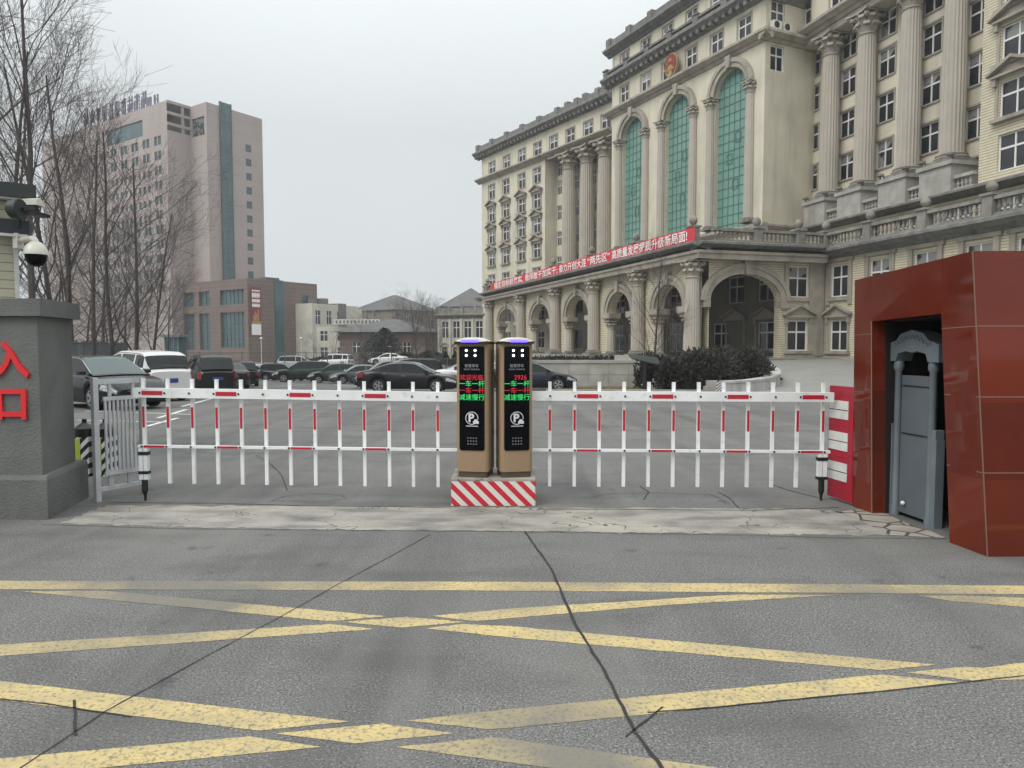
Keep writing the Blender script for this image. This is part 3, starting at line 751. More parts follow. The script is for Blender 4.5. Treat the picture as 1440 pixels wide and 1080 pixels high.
for i in range(len(path)-1):
    for t in (0, .33, .66):
        x = path[i][0] + (path[i+1][0]-path[i][0])*t; y = path[i][1] + (path[i+1][1]-path[i][1])*t
        d = Vector((path[i+1][0]-path[i][0], path[i+1][1]-path[i][1])).normalized(); n = Vector((d.y, -d.x))
        e = d * .012; o = n * .222; z0, z1 = rampz(y)-.3, rampz(y)+.46
        jn.face([(x+o.x-e.x, y+o.y-e.y, z0), (x+o.x+e.x, y+o.y+e.y, z0), (x+o.x+e.x, y+o.y+e.y, z1), (x+o.x-e.x, y+o.y-e.y, z1)])
jn.build('joint', M['darkstone'], kw)
sb = MB(); p = atY(1004, 551, 32.7); sb.box(p.x-.3, p.x+.3, 32.4, 33.0, -.75, -.05); sb.box(p.x-.44, p.x-.302, 32.45, 32.95, -.75, -.3)
tag(sb.build('stone_block', M['pale_stone']), 'stepped pale stone block ending the curved white wall', 'stone')
# ------------------------------------------------------------------ lettering
def text(name, s, size, m, parent=None, depth=.004, loc=(0, 0, 0), rot=(pi/2, 0, 0), align='CENTER', bold=0.0, sx=1.0, world=False):
    cu = bpy.data.curves.new(name, 'FONT'); cu.body = s; cu.size = size; cu.extrude = depth; cu.align_x = align; cu.offset = bold; cu.resolution_u = 3
    to = bpy.data.objects.new(name, cu); C.objects.link(to)
    dg = bpy.context.evaluated_depsgraph_get(); me = bpy.data.meshes.new_from_object(to.evaluated_get(dg))
    bpy.data.objects.remove(to); me.name = name
    me.transform(Matrix.Diagonal((sx, 1, 1, 1)))
    me.materials.clear(); me.materials.append(m)
    o = bpy.data.objects.new(name, me); C.objects.link(o); o.parent = parent; o.location = loc; o.rotation_euler = rot
    return o
# banner on the porch balustrade
bt = 'banner'
SB0, SB1 = PT.s(690, 405, -1.15), PT.s(977, 340, -1.15)
ban = MB(); n = 40
for i in range(n + 1):
    s = SB0 + (SB1 - SB0) * i / n; y = -1.14 + .02 * math.sin(i * 1.7)
    a = [PT.pt(s, y, 8.98), PT.pt(s, y, 9.95), PT.pt(s, y+.015, 9.95), PT.pt(s, y+.015, 8.98)]
    ids = [ban.V(p) for p in a]
    if i:
        for k in range(4): j = (k+1) % 4; ban.F((pv[k], pv[j], ids[j], ids[k]))
    pv = ids
BN = thing('banner', 'long red cloth banner with white slogan lettering along the porch balustrade', 'banner', PT.pt(SB0, -1.14, 8.98))
ban.build('cloth', M['banner'], BN)
SLOG = '锚定目标抓落实,敢闯敢干加实干;奋力开创大连“两先区”高质量发展提质升级新局面!'
px_a, px_b = 697, 968
parts = [('锚定目标抓落实,', 695, 735.5), ('敢闯敢干加实干;', 738.5, 784), ('奋力开创大连', 786, 824.5), ('“两先区”', 826, 857.5), ('高质量发展提质升级新局面!', 860, 966)]
for s, a, b in parts:
    sa, sb_ = PT.s(a, 390, -1.17), PT.s(b, 370, -1.17)
    o = text('slogan', s, .86, M['bannertext'], BN, .004, bold=.012, align='LEFT')
    w = max(v.co.x for v in o.data.vertices)
    o.data.transform(Matrix.Diagonal((( sb_ - sa) / w, 1, 1, 1)))
    p = PT.pt(sa, -1.18, 9.15); off = BN['_off']
    o.location = (p[0]-off[0], p[1]-off[1], p[2]-off[2]); o.rotation_euler = (pi/2, 0, PT.ang)
# national emblem on the tower
es, ez = TW.at(952, 97); ep = TW.pt(es, -.55, 0)
EM = thing('emblem', 'oval red and gold emblem with five stars above the middle green arch', 'emblem', TW.pt(es, 0, 27.2))
er = .93; M['emblem_rim'] = mat('tan_gold', (.33, .25, .13), .5)
def disc(F, s, d0, d1, z, r, n=28, rz=None):
    q = MB(); rz = rz or r
    q.rings([[F.pt(s + r*math.cos(2*pi*k/n), d, z + rz*math.sin(2*pi*k/n)) for k in range(n)] for d in (d0, d1)]); return q
ez = 28.25
recalc(disc(TW, es, -.75, -.5, ez, er, rz=1.1).build('rim', M['emblem_rim'], EM)); recalc(disc(TW, es, -.8, -.752, ez+.06, er*.88, rz=.95).build('field', M['emblem_red'], EM))
def star(F, s, d, z, r):
    q = MB(); q.rings([[F.pt(s + (r if k % 2 == 0 else r*.42)*math.sin(pi*k/5), dd, z + (r if k % 2 == 0 else r*.42)*math.cos(pi*k/5)) for k in range(10)] for dd in (d, d+.03)]); return q
recalc(star(TW, es, -.835, ez+.48, .26).build('star', M['gold'], EM))
for a in (-62, -22, 22, 62): recalc(star(TW, es + .55*math.sin(R(a)), -.835, ez + .05 + .33*math.cos(R(a)), .11).build('star', M['gold'], EM))
gt = MB(); fbox(gt, TW, es-.5, es+.5, -.84, -.801, ez-.36, ez-.26); fbox(gt, TW, es-.32, es+.32, -.84, -.801, ez-.258, ez-.1); fbox(gt, TW, es-.2, es+.2, -.84, -.801, ez-.098, ez-.01); fbox(gt, TW, es-.58, es+.58, -.84, -.801, ez-.48, ez-.38)
gt.build('gate_tower', M['gold'], EM)
q = disc(TW, es, -.85, -.76, ez-.82, .3); recalc(q.build('gear', M['gold'], EM)); fbb = MB(); fbox(fbb, TW, es-.5, es+.5, -.7, -.05, ez-1.3, ez-1.16); fbb.build('bracket', M['emblem_red'], EM)
# air conditioners
M['ac'] = mat('off_white_metal', (.62, .62, .58), .5, (.5, .5, .46), 4, 3)
def aircon(F, s, z, d, label):
    t = thing('air_conditioner', label, 'air conditioner', F.pt(s, d, z), 'outdoor air conditioner units on the facade')
    b = MB(); fbox(b, F, s-.45, s+.45, d-.2, d+.2, z, z+.7); b.build('casing', M['ac'], t)
    q = disc(F, s-.1, d-.225, d-.202, z+.36, .27, 16); recalc(q.build('fan_grille', M['black'], t))
    b = MB(); fbox(b, F, s-.4, s-.34, d-.2, d+.5, z-.06, z-.002); fbox(b, F, s+.34, s+.4, d-.2, d+.5, z-.06, z-.002); b.build('bracket', M['darkstone'], t)
aircon(T2, fs-.55, 27.25, -.35, 'left of two white air conditioners under the top flank window'); aircon(T2, fs+.6, 27.25, -.35, 'right of two white air conditioners under the top flank window')
sx_, zx_ = T2.at(1120, 302); aircon(RF, RF.s(1119, 300), 12.0, .1, 'white air conditioner at the foot of the colonnade beside the tower')

# ------------------------------------------------------------------ kiosks on their striped base
M['tan'] = mat('tan_metal', (.30, .205, .125), .42, (.285, .195, .118), 2, 2, spec=.4)
M['tan_dark'] = mat('brown_metal', (.075, .055, .035), .5)
M['black_glass'] = mat('black_glass', (.003, .003, .005), .08, spec=.12)
M['lid'] = mat('cream_lid', (.62, .60, .54), .35)
M['violet'] = mat('violet_light', (.1, .08, .5), .4, emit=(.16, .10, .95), estr=1.6)
M['led_white'] = mat('white_led', (.8, .8, .8), .4, emit=(1, 1, 1), estr=3.0)
M['led_red'] = mat('red_led', (.3, .01, .02), .5, emit=(.85, .02, .06), estr=.36)
M['led_green'] = mat('green_led', (.02, .3, .05), .5, emit=(.03, .8, .2), estr=.55)
M['grey_print'] = mat('grey_print', (.30, .30, .31), .5)
M['white_print'] = mat('white_print', (.62, .62, .63), .5)
M['red_tape'] = mat('red_reflective', (.50, .012, .03), .4, (.42, .012, .03), 20, 3)
M['white_tape'] = mat('white_reflective', (.66, .66, .64), .5, (.55, .55, .52), 8, 4)
def diag_extra(N, l, vec, cur, b):
    sp = N('ShaderNodeSeparateXYZ'); l(vec, sp.inputs[0])
    a = N('ShaderNodeMath', operation='ADD'); l(sp.outputs[0], a.inputs[0]); l(sp.outputs[2], a.inputs[1])
    d = N('ShaderNodeMath', operation='DIVIDE'); d.inputs[1].default_value = .142; l(a.outputs[0], d.inputs[0])
    f = N('ShaderNodeMath', operation='FRACT'); l(d.outputs[0], f.inputs[0])
    g = N('ShaderNodeMath', operation='LESS_THAN'); g.inputs[1].default_value = .5; l(f.outputs[0], g.inputs[0])
    x = N('ShaderNodeMix', data_type='RGBA'); l(g.outputs[0], x.inputs[0]); x.inputs[6].default_value = (.62, .60, .55, 1); x.inputs[7].default_value = (.50, .012, .03, 1)
    return noise_mix(N, l, vec, x.outputs[2], (.3, .2, .17), 14, .6, .8, .5)
M['diag'] = mat('red_white_stripes', (.6, .6, .55), .6, extra=diag_extra)
KB = thing('kiosk_base', 'low concrete block with red and white diagonal stripes under the two kiosks', 'base block', (0, 0, 0))
a, b = gz(634, 712), gz(753, 712)
kx0, kx1, ky = a.x, b.x, a.y
q = MB(); q.box(kx0, kx1, ky, ky + .62, -.05, .27); q.build('block', M['concrete'], KB)
q = MB(); q.box(kx0+.004, kx1-.004, ky-.006, ky-.002, .006, .25); q.build('stripe_panel', M['diag'], KB)
q = MB(); q.box(kx1+.002, kx1+.006, ky+.03, ky+.58, .006, .25); q.build('stripe_panel', M['diag'], KB)
def rrect(x0, x1, z0, z1, r, n=5):
    P = []
    for cx, cz, a0 in ((x1-r, z1-r, 0), (x0+r, z1-r, 90), (x0+r, z0+r, 180), (x1-r, z0+r, 270)):
        for k in range(n+1): t = R(a0 + 90*k/n); P.append((cx + r*math.cos(t), cz + r*math.sin(t)))
    return P
def kiosk(x, y, rz, label, rows_, sg):
    t = thing('payment_kiosk', label, 'parking kiosk', (x, y, .27), 'pair of parking kiosks', world=False, rz=rz)
    w, dp, h = .165, .17, 1.345
    q = MB(); P = rrect(-w, w, -dp, dp, .045); q.prism(P, .06, h, lambda a, b, c: (a, b, c)); recalc(q.build('body', M['tan'], t, smooth=True))
    q = MB(); P = rrect(-w+.012, w-.012, -dp+.012, dp-.012, .04); q.prism(P, 0, .059); recalc(q.build('plinth', M['tan_dark'], t))
    for s2 in (-1, 1):
        q = MB(); q.box(s2*(w+.001), s2*(w+.003), -.02, .0, .08, h-.06); q.build('side_seam', M['tan_dark'], t)
    q = MB()
    for z in (.42, .44, 1.02, 1.04): q.box(-sg*(w+.001), -sg*(w+.004), .02, .13, z, z+.006)
    q.build('vent', M['tan_dark'], t)
    q = MB(); q.prism(rrect(-.128, .128, .275, 1.315, .022), -dp-.008, -dp-.001, lambda a, b, c: (a, c, b)); gp = recalc(q.build('glass_front', M['black_glass'], t))
    # curved lid, thin towards the sides
    q = MB(); rs = []
    for k in range(13):
        u = -1 + k/6; xx = u*(w+.010); z1 = h + .06 - .035*u*u*abs(u); z0 = h + .012 + .012*u*u
        rs.append([(xx, -dp-.055, z0), (xx, -dp-.05, z1-.012), (xx, -dp+.06, z1), (xx, dp+.02, z1-.02), (xx, dp+.02, z0)])
    q.rings(rs); recalc(q.build('lid', M['lid'], t, smooth=True))
    q = MB(); q.box(-w-.004, w+.004, -dp-.048, dp, h-.004, h+.022); q.build('lid_underside', M['black'], t)
    q = MB(); q.box(-.085+.01*sg, .085+.01*sg, -dp-.062, -dp-.0555, h+.01, h+.034); q.build('light_strip', M['violet'], t)
    yf = -dp - .011
    for dx in (-.045, .045):
        for z in (1.225, 1.275):
            q = MB(); q.lathe([(.012, yf+.004), (.012, yf)], 10, (dx+.01*sg, 0, z), 'y'); 
            q.v = [(vx, -abs(vy) if True else vy, vz) for vx, vy, vz in q.v]; recalc(q.build('camera_light', M['led_white'], gp))
    def tx(nm, s, sz, m, z, x=0, bold=.0, sx=1.0): return text(nm, s, sz, m, gp, .0008, (x, yf, z), bold=bold, sx=sx)
    tx('maker_text', '智慧停车', .036, M['grey_print'], 1.11); tx('maker_text', 'SMART PARKING', .021, M['grey_print'], 1.08)
    for s, mname, z, sz, bx in rows_: tx('led_text', s, sz, M[mname], z, bx, .0)
    # P badge with a small car
    q = MB(); cx, cz = 0, .60
    for k in range(26):
        a0, a1 = R(-30 + k*300/26 + 20), R(-30 + (k+1)*300/26 + 20)
        q.face([(cx+r*math.cos(a), yf, cz+r*math.sin(a)) for r, a in ((.066, a0), (.066, a1), (.059, a1), (.059, a0))])
    q.box(cx+.012, cx+.07, yf-.0005, yf+.002, cz-.056, cz-.03); q.prism([(cx+.02, cz-.03), (cx+.028, cz-.012), (cx+.054, cz-.012), (cx+.062, cz-.03)], yf, yf+.002, lambda a, b, c: (a, c, b)); q.box(cx-.06, cx+.062, yf, yf+.002, cz-.083, cz-.076)
    recalc(q.build('parking_badge', M['white_print'], gp)); tx('parking_badge', 'P', .115, M['white_print'], cz-.036, -.008, .004)
    q = MB()
    for i in range(4):
        for j in range(3): q.box(-.045+i*.028, -.035+i*.028, yf, yf+.003, .335+j*.03, .345+j*.03)
    q.build('keypad', M['grey_print'], gp)
    q = MB(); q.box(sg*(w+.002), sg*(w+.016), -.04, .04, .43, .54); q.build('arm_socket', M['black'], t); q = MB(); q.box(sg*(w+.002), sg*(w+.018), -.02, .02, .245, .275); q.build('lower_socket', M['black'], t)
    return t
kyc = ky + .26
kl = gz(668.5, 690); f_ = kyc / kl.y
kiosk((669 - 720) / 1000 * kyc * 1.0, kyc, R(-10), 'tan parking kiosk with black display, left of the two on the striped block',
      [('欢迎光临', 'led_red', .985, .060, 0), ('一车一杆', 'led_green', .92, .066, 0), ('一车一杆', 'led_red', .853, .066, 0), ('减速慢行', 'led_green', .785, .066, 0)], -1)
kiosk((722.5 - 720) / 1000 * kyc, kyc, R(10), 'tan parking kiosk with black display, right of the two on the striped block',
      [('2926', 'led_red', .985, .066, .035), ('一车一杆', 'led_green', .92, .066, 0), ('一车一杆', 'led_red', .853, .066, 0), ('减速慢行', 'led_green', .785, .066, 0)], 1)

# ------------------------------------------------------------------ fence barriers
M['bar_white'] = mat('white_powder_coat', (.80, .81, .81), .4, (.70, .71, .70), 3, 4, extra=lambda N, l, vec, cur, b: noise_mix(N, l, vec, cur, (.40, .38, .34), 11, .58, .78, .5, 6))
M['bolt'] = mat('dark_bolt', (.03, .03, .03), .5)
BY = kyc
def barrier(pxs, x0, x1, zA, zB, zlA, zlB, label, redbeam, sg):
    X = lambda px: (px - 720) / 1000 * BY * 1.003
    xa, xb = X(x0), X(x1)
    t = thing('fence_barrier', label, 'barrier', (xa if sg < 0 else xb, BY, 0), 'boom barriers with hanging pickets')
    zt = lambda x: zA + (zB - zA) * (x - xa) / (xb - xa)
    zl = lambda x: zlA + (zlB - zlA) * (x - xa) / (xb - xa)
    def bar(nm, f, h, y0, y1, a, b, m):
        q = MB(); P = []
        for x in (a, b): P.append([(x, BY+y0, f(x)-h), (x, BY+y1, f(x)-h), (x, BY+y1, f(x)+h), (x, BY+y0, f(x)+h)])
        q.rings(P); return recalc(q.build(nm, m, t))
    bm = bar('beam', zt, .048, -.03, .03, xa, xb, M['bar_white']); rl = bar('rail', zl, .0135, -.018, .018, xa + .02, xb - .02, M['bar_white'])
    for i, px in enumerate(pxs):
        x = X(px); zc = zt(x)
        q = MB(); w = .0165
        q.box(x-w, x+w, BY+.031, BY+.061, zc-.94, zc+.135); q.box(x-w-.001, x+w+.001, BY+.03, BY+.062, zc+.1352, zc+.143)
        p = q.build('picket', M['bar_white'], t)
        q = MB(); q.box(x-.012, x+.012, BY+.0275, BY+.0308, zc-.36, zc-.145); q.build('reflective_strip', M['red_tape'], p)
        q = MB()
        for z, y in ((zc, -.031), (zl(x), -.019)): q.lathe([(.011, .0), (.011, .006)], 8, (x, BY+y, z), 'y')
        q.build('bolt', M['bolt'], p)
    for i in redbeam:
        a, b = X(pxs[i]) + .02, X(pxs[i+1]) - .02
        bar('reflective_strip', zt, .021, -.0335, -.0305, a, b, M['red_tape']); bar('reflective_strip', zl, .011, -.0215, -.0185, a, b, M['red_tape'])
    # telescopic support leg at the free end
    xe = xa + .075 if sg < 0 else xb - .095
    zq = zl(xe) - .02
    q = MB(); q.box(xe-.045, xe-.003, BY-.02, BY+.03, .22, zq); q.box(xe+.003, xe+.045, BY-.02, BY+.03, .22, zq); lg = q.build('support_leg', M['bar_white'], t)
    q = MB(); q.box(xe-.05, xe+.05, BY-.026, BY+.036, zq-.07, zq-.035); q.box(xe-.05, xe+.05, BY-.026, BY+.036, zq-.265, zq-.235); q.build('band', M['black'], lg)
    q = MB(); q.lathe([(.03, .22), (.03, .1), (.016, .06), (.012, .0)][::-1], 10, (xe, BY+.005, 0)); recalc(q.build('foot', M['black'], lg))
    return t
barrier([199,233.5,268,302.5,337,371.5,406,441,476,511,546,580,615], 190, 646, 1.115, 1.07, .565, .525, 'white picket boom barrier with red strips, left of the kiosks', [0, 3, 6, 9], -1)
barrier([773.5,808.5,843.5,878.5,913.5,948.5,984,1019,1054,1089,1124,1160], 744, 1171, 1.082, 1.068, .527, .505, 'white picket boom barrier with red strips, right of the kiosks', [1, 4, 7, 10], 1)

# ------------------------------------------------------------------ folded silver gate and striped posts on the left
M['silver'] = mat('galvanised_steel', (.55, .56, .57), .45, (.42, .43, .45), 5, 4, metal=.25)
a, b = gz(134, 706), gz(206, 693)
GF = Fac((a.x, a.y), (b.x, b.y))
FG = thing('folding_gate', 'silver steel folding gate pushed back beside the grey gate pillar', 'gate', (a.x, a.y, 0))
Lg = GF.len
for nm, s0, z1 in (('gate_post', 0, 1.27), ('gate_post', Lg-.045, 1.25)):
    q = MB(); fbox(q, GF, s0, s0+.05, -.03, .03, .0, z1); q.build(nm, M['silver'], FG)
q = MB(); fbox(q, GF, .052, Lg-.047, -.02, .02, 1.2, 1.25); q.build('gate_rail', M['silver'], FG); q = MB(); fbox(q, GF, .052, Lg-.047, -.02, .02, .10, .14); q.build('gate_rail', M['silver'], FG)
q = MB(); fbox(q, GF, .09, Lg-.09, -.05, -.025, 1.03, 1.07); fbox(q, GF, .09, Lg-.09, -.05, -.025, .26, .30)
for k in range(8): s = .1 + k*(Lg-.24)/7; fbox(q, GF, s, s+.02, -.046, -.024, .302, 1.028)
q.build('bar_panel', M['silver'], FG)
q = MB()
for s in (.16, Lg*.75): fbox(q, GF, s, s+.03, -.012, .012, 1.071, 1.198)
for s in (.14, Lg-.2): fbox(q, GF, s, s+.05, -.012, .012, .141, .26)
q.build('stay', M['silver'], FG)
M['lime'] = mat('lime_plastic', (.42, .50, .06), .5); 
def band_extra(N, l, vec, cur, b):
    sp = N('ShaderNodeSeparateXYZ'); l(vec, sp.inputs[0])
    a = N('ShaderNodeMath', operation='SUBTRACT'); l(sp.outputs[2], a.inputs[0]); l(sp.outputs[0], a.inputs[1])
    d = N('ShaderNodeMath', operation='DIVIDE'); d.inputs[1].default_value = .13; l(a.outputs[0], d.inputs[0])
    f = N('ShaderNodeMath', operation='FRACT'); l(d.outputs[0], f.inputs[0])
    g = N('ShaderNodeMath', operation='LESS_THAN'); g.inputs[1].default_value = .5; l(f.outputs[0], g.inputs[0])
    x = N('ShaderNodeMix', data_type='RGBA'); l(g.outputs[0], x.inputs[0]); x.inputs[6].default_value = (.62, .64, .64, 1); x.inputs[7].default_value = (.015, .016, .02, 1)
    return x.outputs[2]
M['bw'] = mat('black_white_stripes', (.6, .6, .6), .5, extra=band_extra)
def striped_post(x, y, label, h=.62, w=.1):
    t = thing('warning_post', label, 'warning post', (x, y, 0), 'striped warning posts behind the gate')
    q = MB(); q.box(x-w, x+w, y-w, y+w, .0, h-.14); q.build('body', M['bw'], t)
    q = MB(); q.box(x-w-.004, x-.0, y-w-.006, y-w-.002, .03, h-.16); q.build('lime_face', M['lime'], t)
    q = MB(); q.lathe([(w*1.1, h-.139), (w*1.12, h-.04), (w*.7, h), (w*.25, h+.03), (w*.3, h+.07), (.01, h+.08)], 12, (x, y, 0)); recalc(q.build('cap', M['black'], t, smooth=True))
p = gz(121, 668); striped_post(p.x, p.y, 'black-capped striped post half hidden by the grey gate pillar')
p = gz(150, 668); striped_post(p.x, p.y, 'black-capped striped post behind the silver folding gate')
p = atY(1010.5, 550, 32.0)
q = MB(); z0 = G(32.0)
q.box(p.x-.12, p.x+.12, 31.9, 32.1, z0, z0+.1); q.prism([(p.x-.11, .1), (p.x+.11, .1), (p.x+.05, .52), (p.x, .58), (p.x-.05, .52)], 31.93, 32.07, lambda a, b, c: (a, c, b + z0))
tag(recalc(q.build('warning_sign', M['bw'])), 'tiny black and white striped marker before the curved stone wall', 'marker')

# ------------------------------------------------------------------ grey pillar with red characters
M['grey_render'] = mat('grey_render', (.14, .144, .138), .85, (.112, .116, .112), 2.5, 8, bump=.5, bscale=45, extra=stains((.06, .06, .056), .7, .48, .75))
M['red_letter'] = mat('red_letter', (.62, .02, .025), .4)
PL_ = thing('gate_pillar', 'stout grey rendered gate pillar with red entrance characters', 'pillar', (-4.8, 6.5, 0))
c0, c1 = gz(68, 731), gz(125, 699)
FA = Fac((c0.x-1.5, c0.y+.03), (c0.x, c0.y)); FB = Fac((c0.x, c0.y), (c1.x, c1.y))
def pill(e, z0, z1, nm, m=M['grey_render'], bev=0):
    u, w = FA.u, FA.w; v = FB.u
    A = FA.pt(-.5, -e, 0); B = (c0.x + (-w.x*e) + (-FB.w.x*e), c0.y - w.y*e - FB.w.y*e)
    Cc = FB.pt(FB.len + e, -e, 0); D = (A[0], Cc[1] + .1)
    P = [A[:2], B, Cc[:2], D]
    q = MB(); q.rings([[(x, y, z0) for x, y in P], [(x, y, z1 - bev) for x, y in P]] + ([[(x + (-4.9 - x)*.02, y + (7.0 - y)*.03, z1) for x, y in P]] if bev else []))
    return recalc(q.build(nm, m, PL_))
pill(.0, .0, .40, 'plinth', bev=.035); pill(-.085, .38, 1.86, 'shaft'); pill(-.02, 1.862, 2.02, 'cap')
FS = Fac(FA.pt(-.5, .085, 0)[:2], FA.pt(FA.len, .085, 0)[:2])
for ch, px, py, nm in (('入', 17, 531, 'entrance_character'), ('口', 19, 591, 'entrance_character')):
    s, z = FS.at(px, py, -.02)
    o = text(nm, ch, .345 if ch == '入' else .33, M['red_letter'], PL_, .018, bold=.010)
    off = PL_['_off']; p = FS.pt(s, -.022, z + .035); o.location = (p[0]-off[0], p[1]-off[1], p[2]-off[2]); o.rotation_euler = (pi/2, 0, FS.ang)
# ------------------------------------------------------------------ guard hut, camera, floodlights
M['siding'] = mat('cream_siding', (.48, .45, .34), .6, (.43, .40, .30), 2, 3, extra=rows(.11, .12, (.16, .15, .11), .85))
M['dark_green'] = mat('dark_green_fascia', (.018, .026, .024), .5)
M['slate_blue'] = mat('dark_slate_fascia', (.022, .026, .034), .5)
hp0 = atY(28, 420, 9.2); HF = Fac((hp0.x - 3.0, 6.9), (hp0.x, 9.2))
HU = thing('guard_hut', 'small cream sided guard hut with dark double fascia behind the grey pillar', 'hut', (hp0.x, 9.2, 0))
q = MB(); fbox(q, HF, -1, HF.len, 0, 2.6, 0, 2.98); q.build('wall', M['siding'], HU)
q = MB(); fbox(q, HF, -1.2, HF.len+.12, -.14, 2.7, 3.0, 3.18); q.build('lower_fascia', M['slate_blue'], HU)
q = MB(); fbox(q, HF, -1, HF.len-.06, -.03, 2.6, 3.181, 3.42); q.build('frieze', M['siding'], HU)
q = MB(); fbox(q, HF, -1.2, HF.len+.2, -.24, 2.8, 3.45, 3.62); q.build('upper_fascia', M['dark_green'], HU)
q = MB(); fbox(q, HF, -1.2, HF.len+.1, -.16, 2.7, 2.965, 2.998); fbox(q, HF, -1.2, HF.len+.16, -.2, 2.7, 3.422, 3.448); fbox(q, HF, HF.len-.05, HF.len+.002, -.012, -.001, 0, 2.96); q.build('trim', M['ac'], HU)
CM = thing('security_camera', 'white dome security camera on a bracket arm at the hut corner', 'camera', (hp0.x, 9.2, 2.7))
dm = atY(50.5, 357, 9.0)
q = MB(); q.tube([(dm.x-.27, 9.12, dm.z+.185), (dm.x-.1, 9.05, dm.z+.195), (dm.x-.03, 9.0, dm.z+.19), (dm.x, 9.0, dm.z+.165), (dm.x, 9.0, dm.z+.1)], .038, 10); recalc(q.build('arm', M['lid'], CM, smooth=True))
q = MB(); q.box(dm.x-.33, dm.x-.27, 9.06, 9.18, dm.z+.08, dm.z+.27); q.build('wall_plate', M['lid'], CM)
q = MB(); q.lathe([(.136, -.012), (.136, .01), (.125, .06), (.095, .115), (.05, .15), (.01, .155)], 20, (dm.x, 9.0, dm.z)); recalc(q.build('housing', M['lid'], CM, smooth=True))
q = MB(); q.lathe([(.02, -.16), (.07, -.145), (.108, -.1), (.122, -.04), (.124, -.0125)], 20, (dm.x, 9.0, dm.z)); recalc(q.build('dome', M['black_glass'], CM, smooth=True))
FLD = thing('floodlight', 'round dark floodlight under the upper fascia of the hut', 'floodlight', (hp0.x, 9.0, 3.3))
fp = atY(22, 294, 8.75)
q = MB(); q.lathe([(.05, -.1), (.11, -.05), (.13, .06), (.12, .07)], 16, (fp.x, fp.y, fp.z), 'x'); recalc(q.build('lamp_housing', M['dark_green'], FLD, smooth=True)); q = MB(); q.box(fp.x-.02, fp.x+.1, fp.y, fp.y+.5, fp.z-.02, fp.z+.02); q.build('bracket', M['black'], FLD)
BC = thing('bullet_camera', 'small pale hooded bullet camera at the hut roof corner', 'camera', (hp0.x, 9.2, 3.3))
bp = atY(45, 287, 9.15)
q = MB(); q.rings([[(bp.x+a, bp.y+.06*b-.06*1, bp.z + c) for b, c in ((-1, -.03), (1, -.03), (1.1, .035), (0, .06), (-1.1, .035))] for a in (-.12, .14)]); recalc(q.build('hood', M['lid'], BC)); q = MB(); q.box(bp.x-.1, bp.x+.1, bp.y-.1, bp.y-.02, bp.z-.1, bp.z-.031); q.build('lens_body', M['black'], BC)
q = MB(); q.box(bp.x-.16, bp.x-.121, bp.y-.08, bp.y-.03, bp.z-.3, bp.z+.02); q.build('stand', M['black'], BC)

# ------------------------------------------------------------------ polished red granite gate housing
def gran_extra(N, l, vec, cur, b):
    # every slab has its own tone
    sp = N('ShaderNodeSeparateXYZ'); l(vec, sp.inputs[0]); dv = N('ShaderNodeMath', operation='DIVIDE'); dv.inputs[1].default_value = .585; l(sp.outputs[2], dv.inputs[0]); fl_ = N('ShaderNodeMath', operation='FLOOR'); l(dv.outputs[0], fl_.inputs[0])
    gn = N('ShaderNodeNewGeometry'); sn = N('ShaderNodeSeparateXYZ'); l(gn.outputs['True Normal'], sn.inputs[0]); rd_ = N('ShaderNodeMath', operation='ROUND'); l(sn.outputs[0], rd_.inputs[0]); ad = N('ShaderNodeMath', operation='MULTIPLY_ADD'); ad.inputs[1].default_value = 7.3; l(rd_.outputs[0], ad.inputs[0]); l(fl_.outputs[0], ad.inputs[2])
    wn_ = N('ShaderNodeTexWhiteNoise', noise_dimensions='1D'); l(ad.outputs[0], wn_.inputs['W']); mr_ = N('ShaderNodeMapRange'); mr_.inputs[3].default_value = .78; mr_.inputs[4].default_value = 1.3; l(wn_.outputs[0], mr_.inputs[0])
    vs = N('ShaderNodeVectorMath', operation='SCALE'); l(cur, vs.inputs[0]); l(mr_.outputs[0], vs.inputs['Scale']); cur = vs.outputs[0]
    c = noise_mix(N, l, vec, cur, (.04, .012, .009), 140, .56, .7, .6, 2)
    return noise_mix(N, l, vec, c, (.14, .03, .018), .8, .45, .7, .4, 4)
M['granite'] = mat('polished_red_granite', (.145, .021, .008), .06, (.10, .015, .006), .9, 5, extra=gran_extra, spec=.42)
M['joint'] = mat('granite_joint', (.20, .13, .09), .6)
M['hollow'] = mat('painted_interior_shade', (.012, .010, .010), .9)  # near-black colour paints the deep shade inside the gate opening
RG = thing('gate_housing', 'polished red granite gate housing with a dark opening for the sliding gate', 'gate housing', (3.6, 5.5, 0))
n0, n1 = gz(1199, 712), gz(1389, 783)
ZT_ = 2.26
tt = atY(1368, 353, n1.y - .03); tl = atY(1202, 394, n0.y)
# left face: corners bottom-near n1, top-near tt, bottom-far n0, top-far tl ; bilinear face map
def LFp(u, v, d=0):
    """u 0 far .. 1 near, v 0 bottom .. 1 top, d inwards (to the right)"""
    b = n0.lerp(n1, u); t = tl.lerp(tt, u); p = b.lerp(t, v)
    return (p.x + d * .99, p.y + d * .12, p.z)
def lf_uv(px, py):
    best = None
    for i in range(101):
        u = i / 100
        A = LFp(u, 0); B = LFp(u, 1)
        pa = proj(A); pb = proj(B); 
        t = (py - pa[1]) / (pb[1] - pa[1]); x = pa[0] + (pb[0]-pa[0]) * t
        e = abs(x - px)
        if best is None or e < best[0]: best = (e, u, t)
    return best[1], best[2]
def proj(p):
    v = Vector(p) - CP; z = v.dot(FW); return 720 + 1000 * v.x / z, 540 - 1000 * v.dot(UP) / z
uA, vA = lf_uv(1226, 470); uB, vB = lf_uv(1323, 445)
_, vtA = lf_uv(1226, 453); _, vtB = lf_uv(1323, 437); vt = (vtA + vtB) / 2
q = MB(); DP = .55
def quad(a, b, c, d): q.face([a, b, c, d])
